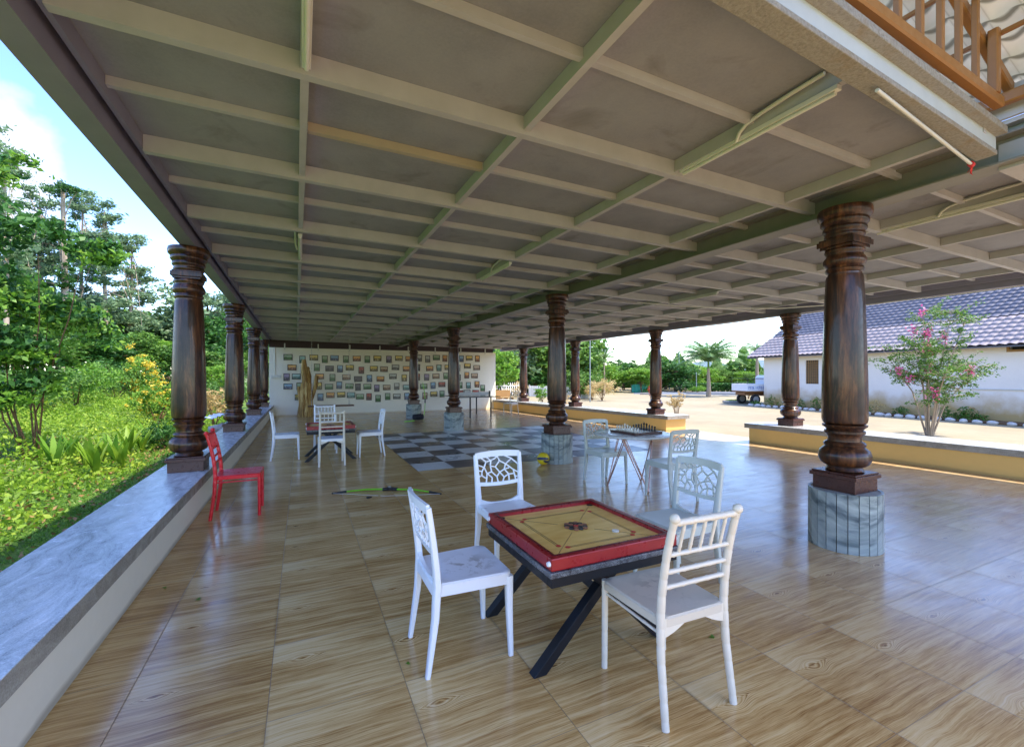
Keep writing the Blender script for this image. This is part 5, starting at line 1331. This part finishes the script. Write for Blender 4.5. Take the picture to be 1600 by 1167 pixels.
props(from_np('far_wood', V, F, M['leaf_mid']), kind='stuff')
palm(1107, 33, 536, 'large feathery palm standing in the yard left of the truck', 576, 28, 2.7, .15, None, 1.15)
palm(944, 36, 545, 'right-hand small palm behind the bushes in the yard', 566, 9, 1.4, .08, 'small palms', 1.3)
palm(927, 37, 548, 'left-hand small palm behind the bushes in the yard', 568, 9, 1.3, .08, 'small palms', 1.3)
palm(1183, 34, 535, 'palm with drooping fronds rising behind the corner of the house', 556, 11, 1.7, .14)
palm(912, 38, 535, 'small palm half hidden by the third right-hand pillar', 560, 9, 1.5, .09, 'small palms', 1.2)
palm(1016, 46, 553, 'small palm top showing above the trees beside a carved pillar', 570, 9, 1.3, .08, 'small palms', 1.2)
# yard shrubs
rng = np.random.default_rng(41)
bush(941, 27.5, 591, 2.0, M['leaf_croton'], 'pale yellow croton bush in the middle of the yard', 1500, .11, base=.25, asp=.35, shell=.6)
bush(925, 28.5, 606, 1.0, M['leaf_croton'], 'small croton left of the larger one in the yard', 600, .09, base=.2, asp=.35)
bush(847, 26, 597, .9, M['leaf_bright'], 'bright lime green plant beside the tall middle pillar', 900, .12, asp=.35)
bush(888, 17.5, 605, .8, M['leaf_croton'], 'thin pale plant just outside the ochre low wall', 500, .07, base=.1, asp=.4, shell=.7)
bush(812, 27, 590, 1.1, M['leaf_croton'], 'pinkish croton in front of the picket fence', 700, .09, asp=.4)
bush(1170, 30, 597, .9, M['leaf_yellow'], 'yellowish bush left of the white truck', 500, .11, base=.25, asp=.4)
bush(1090, 40, 602, 1.6, M['leaf_bright'], 'yellow-green bush below the large palm', 900, .12, asp=.4)
t = bush(1018, 26, 601, .55, M['flower_red'], 'small red-leaved topiary on thin stems beside a carved pillar', 700, .07, 'topiary', 'plant', base=.3)
def open_shrub(px, d, ytop, wid, label, nst, nl, leaf, mat, bl=None, stemr=.022, name='shrub', cat='shrub', fan=.5, seed=1, nb=7):
    global rng; rng = np.random.default_rng(seed)
    x, y = at(px, d); H = zat(ytop, d); t = thing(name, label, cat, (x, y, 0), 0); bm = bmesh.new(); pts = []; tips = []
    for k in range(nst):
        a = 6.28 * k / nst + rng.uniform(-.4, .4); rr = wid / 2 * rng.uniform(.25, 1.05); h = H * rng.uniform(.55, 1.0) * (1 - .25 * (rr / (wid / 2)) ** 2)
        b0 = Vector((.06 * math.cos(a), .06 * math.sin(a), 0)); e = Vector((rr * math.cos(a), rr * math.sin(a), h)); m1 = b0.lerp(e, .4) + Vector((-.1 * rr * math.cos(a), -.1 * rr * math.sin(a), .08 * h))
        sweep(bm, [b0, m1, e], [stemr, stemr * .6, stemr * .2], n=6, up=(1, 0, 0)); tips.append(e)
        for j in range(nb):
            u_ = rng.uniform(.3, 1); s0 = m1.lerp(e, (u_ - .3) / .7); aa = rng.uniform(0, 6.28); L = wid * rng.uniform(.10, .24); e2 = s0 + Vector((math.cos(aa) * L, math.sin(aa) * L, L * rng.uniform(-.25, .8)))
            sweep(bm, [s0, s0.lerp(e2, .5) + Vector((0, 0, .1 * L)), e2], [stemr * .35, stemr * .2, stemr * .1], n=4); m = nl // (nst * nb)
            s_ = rng.uniform(.15, 1.1, m)[:, None]; pts.append(np.array(s0) * (1 - s_) + np.array(e2) * s_ + rng.normal(size=(m, 3)) * .035 * wid / 2.6)
            if rng.uniform() < .12 or (j == 6 and rr > wid * .25 and rng.uniform() < .5): tips.append(e2)
    obj('stems', bm, M['bark_pale'] if bl else M['stem'], t, 60); crown_obj('foliage', np.concatenate(pts), leaf, mat, t, up=.2, asp=.5)
    if bl:
        for e in tips[:26] if len(tips) > 26 else tips:
            if rng.uniform() < .5: continue
            q = np.array(e) + rng.normal(size=(46, 3)) * np.array([.045, .045, .075]); crown_obj('blossom', q, .05, bl, t, up=.3, asp=.8)
    return t
open_shrub(1452, 11.3, 476, 2.55, 'open many-stemmed shrub with pink blossom in front of the house wall', 10, 11500, .055, M['leaf_mid'], M['bloom'], .026, 'flowering_shrub', 'shrub', seed=8, nb=20)
open_shrub(1057, 17.0, 603, 1.0, 'small open shrub just outside the end of the far ochre wall', 9, 1100, .055, M['leaf_croton'], None, .012, seed=9)
# poles
for (px, d, y0, y1, r_, lab) in [(922, 26, 520, 628, .035, 'thin grey pole standing in the yard, rising past the roof edge'), (1046, 50, 541, 610, .06, 'left one of two leafless poles above the far trees'), (1061, 50, 542, 610, .06, 'right one of two leafless poles above the far trees'), (1088, 40, 582, 614, .04, 'pale short post in front of the hedge')]:
    x, y = at(px, d); bm = bmesh.new(); H = zat(y0, d); sweep(bm, [(0, 0, 0), (0, 0, H)], [r_, r_ * .8], n=8, up=(1, 0, 0)); sweep(bm, [(-.05, 0, H * .97), (.05, 0, H * .97)], r_ * .9, n=6)
    o = obj('pole', bm, M['pole'], None, 60); o.location = (x, y, 0); props(o, lab, 'pole')
t = thing('shade_net', 'low green shade net fence at the back of the yard', 'fence', (*at(1003, 42), 0), -.3)
bm = bmesh.new(); N = 24; A = []
for i in range(N + 1): A.append([bm.verts.new((-1.0 + 2.0 * i / N, .05 * math.sin(i * 1.1), z_)) for z_ in (0, .75)])
for p_, q_ in zip(A, A[1:]): bm.faces.new((p_[0], q_[0], q_[1], p_[1]))
o = obj('net', bm, M['net_green'], t); sm = o.modifiers.new('s', 'SOLIDIFY'); sm.thickness = .01
for x_ in (-1, 0, 1):
    bm = bmesh.new(); box(bm, x_ - .025, x_ + .025, .07, .12, 0, .85); obj('post', bm, M['pole'], t)
# road strip and kerbs beyond the yard, far hills
bm = bmesh.new(); a, b = at(990, 38), at(1330, 34); c, d_ = at(1330, 41), at(990, 46)
f = bm.faces.new([bm.verts.new((*q, -.006)) for q in (a, b, c, d_)]); props(obj('road', bm, simple('grey_blue_asphalt', (.14, .16, .19), .8)), kind='structure')
for (pa, da, pb, db, lab) in [(1000, 37, 1025, 36.6, 'short kerb of the far road behind the carved pillar'), (1072, 38.3, 1165, 36.6, 'long pale kerb along the far road below the hedge')]:
    p1 = Vector(at(pa, da)); p2 = Vector(at(pb, db)); bm = bmesh.new(); L = (p2 - p1).length; box(bm, 0, L, -.15, .15, -.01, .13); o = obj('kerb', bm, M['concrete'], None, bevel=.02); o.location = (p1.x, p1.y, 0); o.rotation_euler = (0, 0, math.atan2(p2.y - p1.y, p2.x - p1.x)); props(o, lab, 'kerb', kind='structure')
t = thing('planter_slab', 'low grassy concrete slab on the ground left of the truck wheels', 'slab', (*at(1151, 25.2), 0), -.35)
bm = bmesh.new(); box(bm, -.65, .75, -.35, .35, 0, .12); obj('slab', bm, M['concrete'], t, bevel=.015)
rng = np.random.default_rng(3); n = 600; crown_obj('turf', np.stack([rng.uniform(-.55, .65, n), rng.uniform(-.28, .28, n), rng.uniform(.12, .17, n)], 1), .08, M['grass'], t, up=1, asp=.25)
bm = bmesh.new(); pts = []
th0 = np.linspace(-.15, 1.25, 90); A = []
for i, a in enumerate(th0):
    h = 13 + 3.5 * math.sin(i * .21) + 2 * math.sin(i * .53 + 1) + 1.3 * math.sin(i * 1.3)
    A.append([bm.verts.new((math.sin(a) * r_, math.cos(a) * r_, z_)) for r_, z_ in ((330, -1), (400, h * .55), (470, h), (600, -1))])
for p_, q_ in zip(A, A[1:]):
    for i in range(3): bm.faces.new((p_[i], q_[i], q_[i + 1], p_[i + 1]))
props(obj('hills', bm, simple('haze_tinted_hill_scrub', (.13, .18, .19), .95, .1, .3, .03), None, 60), kind='structure')  # distance haze is mixed into the hills' blue-grey colour

# ================================================================ HOUSE
hc = Vector((21.75, 15.35)); hu = Vector((-.118, -.993)).normalized(); hn = Vector((-.993, .118)).normalized()
house = thing('house', 'long cream house with a two-tone tiled roof across the yard', 'house', (hc.x, hc.y, 0), math.atan2(hu.y, hu.x))
# local frame: +x along the wall towards the camera side, outward (towards the pavilion) = -y
HL, HD, WH = 24.0, 7.4, 2.72
bm = bmesh.new()
# front wall with openings for lattice window and vent
def hit(px, py):
    l = (px - 800) / F_PX; D = Vector((sY + cY * l, cY - sY * l)); u_ = (HOR - py) / F_PX
    tt = hc.dot(hn) / D.dot(hn); P = D * tt; return (P - hc).dot(hu), 1.5 + u_ * tt
lx0, lz1 = hit(1259, 563); lx1, lz0 = hit(1279, 600); vx0, vz1 = hit(1578, 530); _, vz0 = hit(1590, 546)
holes = [(lx0, lx1, lz0, lz1), (vx0, vx0 + 1.1, vz0, vz1)]
xs = [0, lx0, lx1, vx0, vx0 + 1.1, HL]
for i in range(5):
    h_ = [q for q in holes if abs(q[0] - xs[i]) < 1e-6]
    if h_: box(bm, xs[i], xs[i + 1], 0, .2, -.05, h_[0][2]); box(bm, xs[i], xs[i + 1], 0, .2, h_[0][3], WH)
    else: box(bm, xs[i], xs[i + 1], 0, .2, -.05, WH)
box(bm, 0, .2, .201, HD, -.05, WH); box(bm, HL - .2, HL, .201, HD, -.05, WH); box(bm, .201, HL - .201, HD - .2, HD, -.05, WH)
o = obj('wall', bm, M['wall_house'], house)
bm = bmesh.new()
for x_ in (0, HL - .2):
    v_ = [(x_, 0, WH), (x_, HD, WH), (x_, HD / 2, WH + HD / 2 * .6)]; hexa(bm, v_, [(p[0] + .2, p[1], p[2]) for p in v_])
obj('gable', bm, M['wall_house'], house)
lat = obj('lattice_window', (lambda b: (box(b, lx0, lx1, .05, .08, lz0, lz1), b)[1])(bmesh.new()), M['dark'], house)
bm = bmesh.new(); nxx, nzz = 6, 9
for k in range(nxx + 1):
    x_ = lx0 + (lx1 - lx0) * k / nxx; box(bm, x_ - .014, x_ + .014, .03, .045, lz0, lz1)
for k in range(nzz + 1):
    z_ = lz0 + (lz1 - lz0) * k / nzz; box(bm, lx0, lx1, .032, .043, z_ - .014, z_ + .014)
obj('lattice', bm, M['lattice'], lat)
bm = bmesh.new(); box(bm, vx0, vx0 + 1.1, .12, .15, vz0, vz1); v_ = obj('vent', bm, M['dark'], house)
bm = bmesh.new(); box(bm, vx0 - .07, vx0, -.03, .1, vz0 - .07, vz1); box(bm, vx0, vx0 + 1.1, -.03, .1, vz0 - .07, vz0); obj('vent_frame', bm, M['lattice'], v_)
bm = bmesh.new(); a_, z_ = hit(1490, 607); sweep(bm, [(a_, -.03, z_), (HL, -.03, z_)], .018, n=6); obj('pipe', bm, M['conduit'], house)
ang = math.atan(.62); dv = (0, math.cos(ang), math.sin(ang)); ov = .5; ez = WH - .62 * ov + .08
rows = 17; tl = (HD / 2 + ov) / math.cos(ang) / rows; cut = 7; ncol = int((HL + 1.3) / .24)
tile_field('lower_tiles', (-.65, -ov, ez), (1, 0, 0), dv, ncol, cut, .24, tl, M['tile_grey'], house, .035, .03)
tile_field('upper_tiles', (-.65, -ov + cut * tl * math.cos(ang), ez + cut * tl * math.sin(ang)), (1, 0, 0), dv, ncol, rows - cut, .24, tl, M['tile_dark'], house, .035, .03)  # upper rows take a darker tile colour than the lower ones
bm = bmesh.new(); y1 = HD / 2; z1 = ez + (HD / 2 + ov) * .62
hexa(bm, [(-.65, y1 + .02, z1 - .03), (HL + .6, y1 + .02, z1 - .03), (HL + .6, HD + ov, ez), (-.65, HD + ov, ez)], [(-.65, y1 + .02, z1 + .03), (HL + .6, y1 + .02, z1 + .03), (HL + .6, HD + ov, ez + .06), (-.65, HD + ov, ez + .06)])
hexa(bm, [(-.63, -ov + .02, ez - .06), (HL + .6, -ov + .02, ez - .06), (HL + .6, y1 - .02, z1 - .10), (-.63, y1 - .02, z1 - .10)], [(-.63, -ov + .02, ez - .02), (HL + .6, -ov + .02, ez - .02), (HL + .6, y1 - .02, z1 - .05), (-.63, y1 - .02, z1 - .05)])
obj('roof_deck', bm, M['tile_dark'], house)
bm = bmesh.new()
for k in range(int((HL + 1.2) / .28)): sweep(bm, [(-.6 + k * .28, y1, z1 + .035), (-.6 + k * .28 + .29, y1, z1 + .05)], [.085, .095], n=8)
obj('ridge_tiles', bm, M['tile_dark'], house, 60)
# tank block glimpsed over the ridge
t = thing('building', 'pale blue-grey building block just visible above the house ridge', 'building', (*at(1372, 34), 0), -.5)
bm = bmesh.new(); box(bm, -2.2, 2.2, 0, 4, 0, zat(462, 34)); obj('wall', bm, simple('pale_blue_wall', (.45, .52, .58), .6), t)
bm = bmesh.new(); box(bm, -2.4, 2.4, -.2, 4.2, zat(462, 34), zat(462, 34) + .15); obj('roof', bm, M['sheet'], t)
# planting bed along the house wall
bm = bmesh.new()
def hl(a, b, z=0): q = hc + hu * a + hn * b; return (q.x, q.y, z)
hexa(bm, [hl(-.2, .0, -.01), hl(HL, .0, -.01), hl(HL, .9, -.01), hl(-.2, .9, -.01)], [hl(-.2, .0, .05), hl(HL, .0, .05), hl(HL, .9, .05), hl(-.2, .9, .05)])
props(obj('flower_bed', bm, M['soil']), kind='structure')
bm = bmesh.new(); bmesh.ops.create_icosphere(bm, subdivisions=2, radius=.13)
for v in bm.verts: v.co = Vector((v.co.x * 1.35, v.co.y * .9, v.co.z * .7)) * (1 + .1 * math.sin(v.co.x * 31) * math.cos(v.co.y * 27))
st0 = None
for k in range(44):
    a = .1 + k * .37 + random.uniform(-.06, .06)
    if st0 is None: o = st0 = obj('edging_stone', bm, M['stone_white'], None, 60)
    else: o = st0.copy(); COL.objects.link(o)
    o.location = hl(a, .97 + random.uniform(-.05, .05), .03); o.rotation_euler = (random.uniform(-.3, .3), 0, random.uniform(0, 3)); o.scale = [random.uniform(.75, 1.15)] * 3
    props(o, 'rough whitewashed stone edging the flower bed along the house wall', 'stone', 'whitewashed stones edging the flower bed')
rng = np.random.default_rng(51)
bedp = []
for k in range(26):
    a = rng.uniform(-.1, 15); b = rng.uniform(.2, .8); q = hl(a, b, .04); h = rng.uniform(.2, .55)
    t = thing('low_plant', 'low leafy plant growing in the flower bed along the house wall', 'plant', q, 0, 'low plants in the flower bed')
    n = 160; ang_ = rng.uniform(0, 6.28, n); r_ = rng.uniform(0, .28, n); p = np.stack([r_ * np.cos(ang_), r_ * np.sin(ang_), rng.uniform(.02, 1, n) * h * (1.1 - r_ * 1.5)], 1)
    crown_obj('foliage', p, .09, [M['leaf_mid'], M['leaf_bright'], M['leaf_croton']][k % 3 if rng.uniform() < .6 else 0], t, up=.6, asp=.4)
    bm = bmesh.new(); sweep(bm, [(0, 0, 0), (.02, 0, h * .7)], .008, n=4, up=(1, 0, 0)); obj('stem', bm, M['stem'], t)

# ================================================================ SMALL TRUCK
x, y = at(1180, 24.3); d = 24.3
t = thing('truck', 'small white open-bed truck with blue lettering, half hidden by the house corner', 'truck', (x, y, 0), -YAW + rad(8))
bm = bmesh.new(); box(bm, -.95, .42, -.66, -.63, .72, 1.10); box(bm, -.95, .42, .63, .66, .72, 1.10); box(bm, -.95, -.92, -.629, .629, .72, 1.10); box(bm, .39, .42, -.629, .629, .72, 1.10); obj('bed_sides', bm, M['truck_white'], t, bevel=.005)
bm = bmesh.new(); box(bm, -.95, .42, -.66, .66, .66, .719); obj('bed_floor', bm, M['rust'], t)
bm = bmesh.new()
for y_ in (-.35, .35): box(bm, -.9, 1.7, y_ - .04, y_ + .04, .48, .655)
box(bm, -.9, -.84, -.309, .309, .50, .62); obj('chassis', bm, M['rust'], t)
bm = bmesh.new()
prof = [(.50, .42), (1.75, .42), (1.86, .75), (1.80, .95), (1.52, 1.52), (.62, 1.56), (.50, 1.45)]
hexa(bm, [(px_, -.68, pz_) for px_, pz_ in prof], [(px_, .68, pz_) for px_, pz_ in prof]); cab = obj('cab', bm, M['truck_white'], t, bevel=.03)
for y_, s in ((-.683, -1), (.683, 1)):
    bm = bmesh.new(); q_ = [(.72, 1.02), (1.62, 1.02), (1.42, 1.44), (.74, 1.46)]; hexa(bm, [(a, y_ - .003, b) for a, b in q_], [(a, y_ + .003, b) for a, b in q_]); obj('window', bm, M['glass_dark'], cab)
    bm = bmesh.new(); box(bm, .80, .95, y_ - .01, y_ + .01, .88, .91); obj('door_handle', bm, M['ink'], cab)
for x_ in (-.42, 1.25):
    for y_ in (-.56, .56):
        R_ = Matrix.Translation((x_, y_, .27)) @ Matrix.Rotation(rad(90), 4, 'X')
        bm = bmesh.new(); lathe(bm, [(.16, -.075), (.25, -.07), (.27, -.05), (.27, .05), (.25, .07), (.16, .075)], 28); bmesh.ops.transform(bm, matrix=R_, verts=bm.verts); wh = obj('wheel', bm, M['rubber'], t, 40)
        bm = bmesh.new(); lathe(bm, [(.165, -.078), (.15, -.06), (.06, -.05), (.05, -.085), (.05, .085), (.06, .05), (.15, .06), (.165, .078)], 24); bmesh.ops.transform(bm, matrix=R_, verts=bm.verts); obj('rim', bm, M['rim'], wh, 40)
bm = bmesh.new()
for x_ in (-.93, .40):
    sweep(bm, [(x_, -.66, 1.10), (x_, -.66, 1.38)], .014, n=5, up=(1, 0, 0)); sweep(bm, [(x_, .66, 1.10), (x_, .66, 1.38)], .014, n=5, up=(1, 0, 0)); sweep(bm, [(x_, -.66, 1.38), (x_, .66, 1.38)], .014, n=5)
sweep(bm, [(-.93, -.66, 1.38), (.40, -.66, 1.38)], .012, n=5); obj('rail', bm, M['ink'], t)
# blue painted lettering on the side of the bed: three short unreadable words
bm = bmesh.new(); xx = -.88; random.seed(4)
for wlen in (4, 4, 4):
    for k in range(wlen):
        z0 = .83; hgt = random.choice((.13, .15)); box(bm, xx, xx + .022, -.6655, -.6615, z0, z0 + hgt)
        if random.random() < .7: box(bm, xx + .023, xx + .062, -.6655, -.6615, z0 + hgt - .03, z0 + hgt)
        if random.random() < .6: box(bm, xx + .023, xx + .062, -.6655, -.6615, z0, z0 + .028)
        if random.random() < .5: box(bm, xx + .063, xx + .08, -.6655, -.6615, z0 + .03, z0 + hgt * .7)
        xx += .093
    xx += .055
obj('lettering', bm, M['blue_ink'], t)
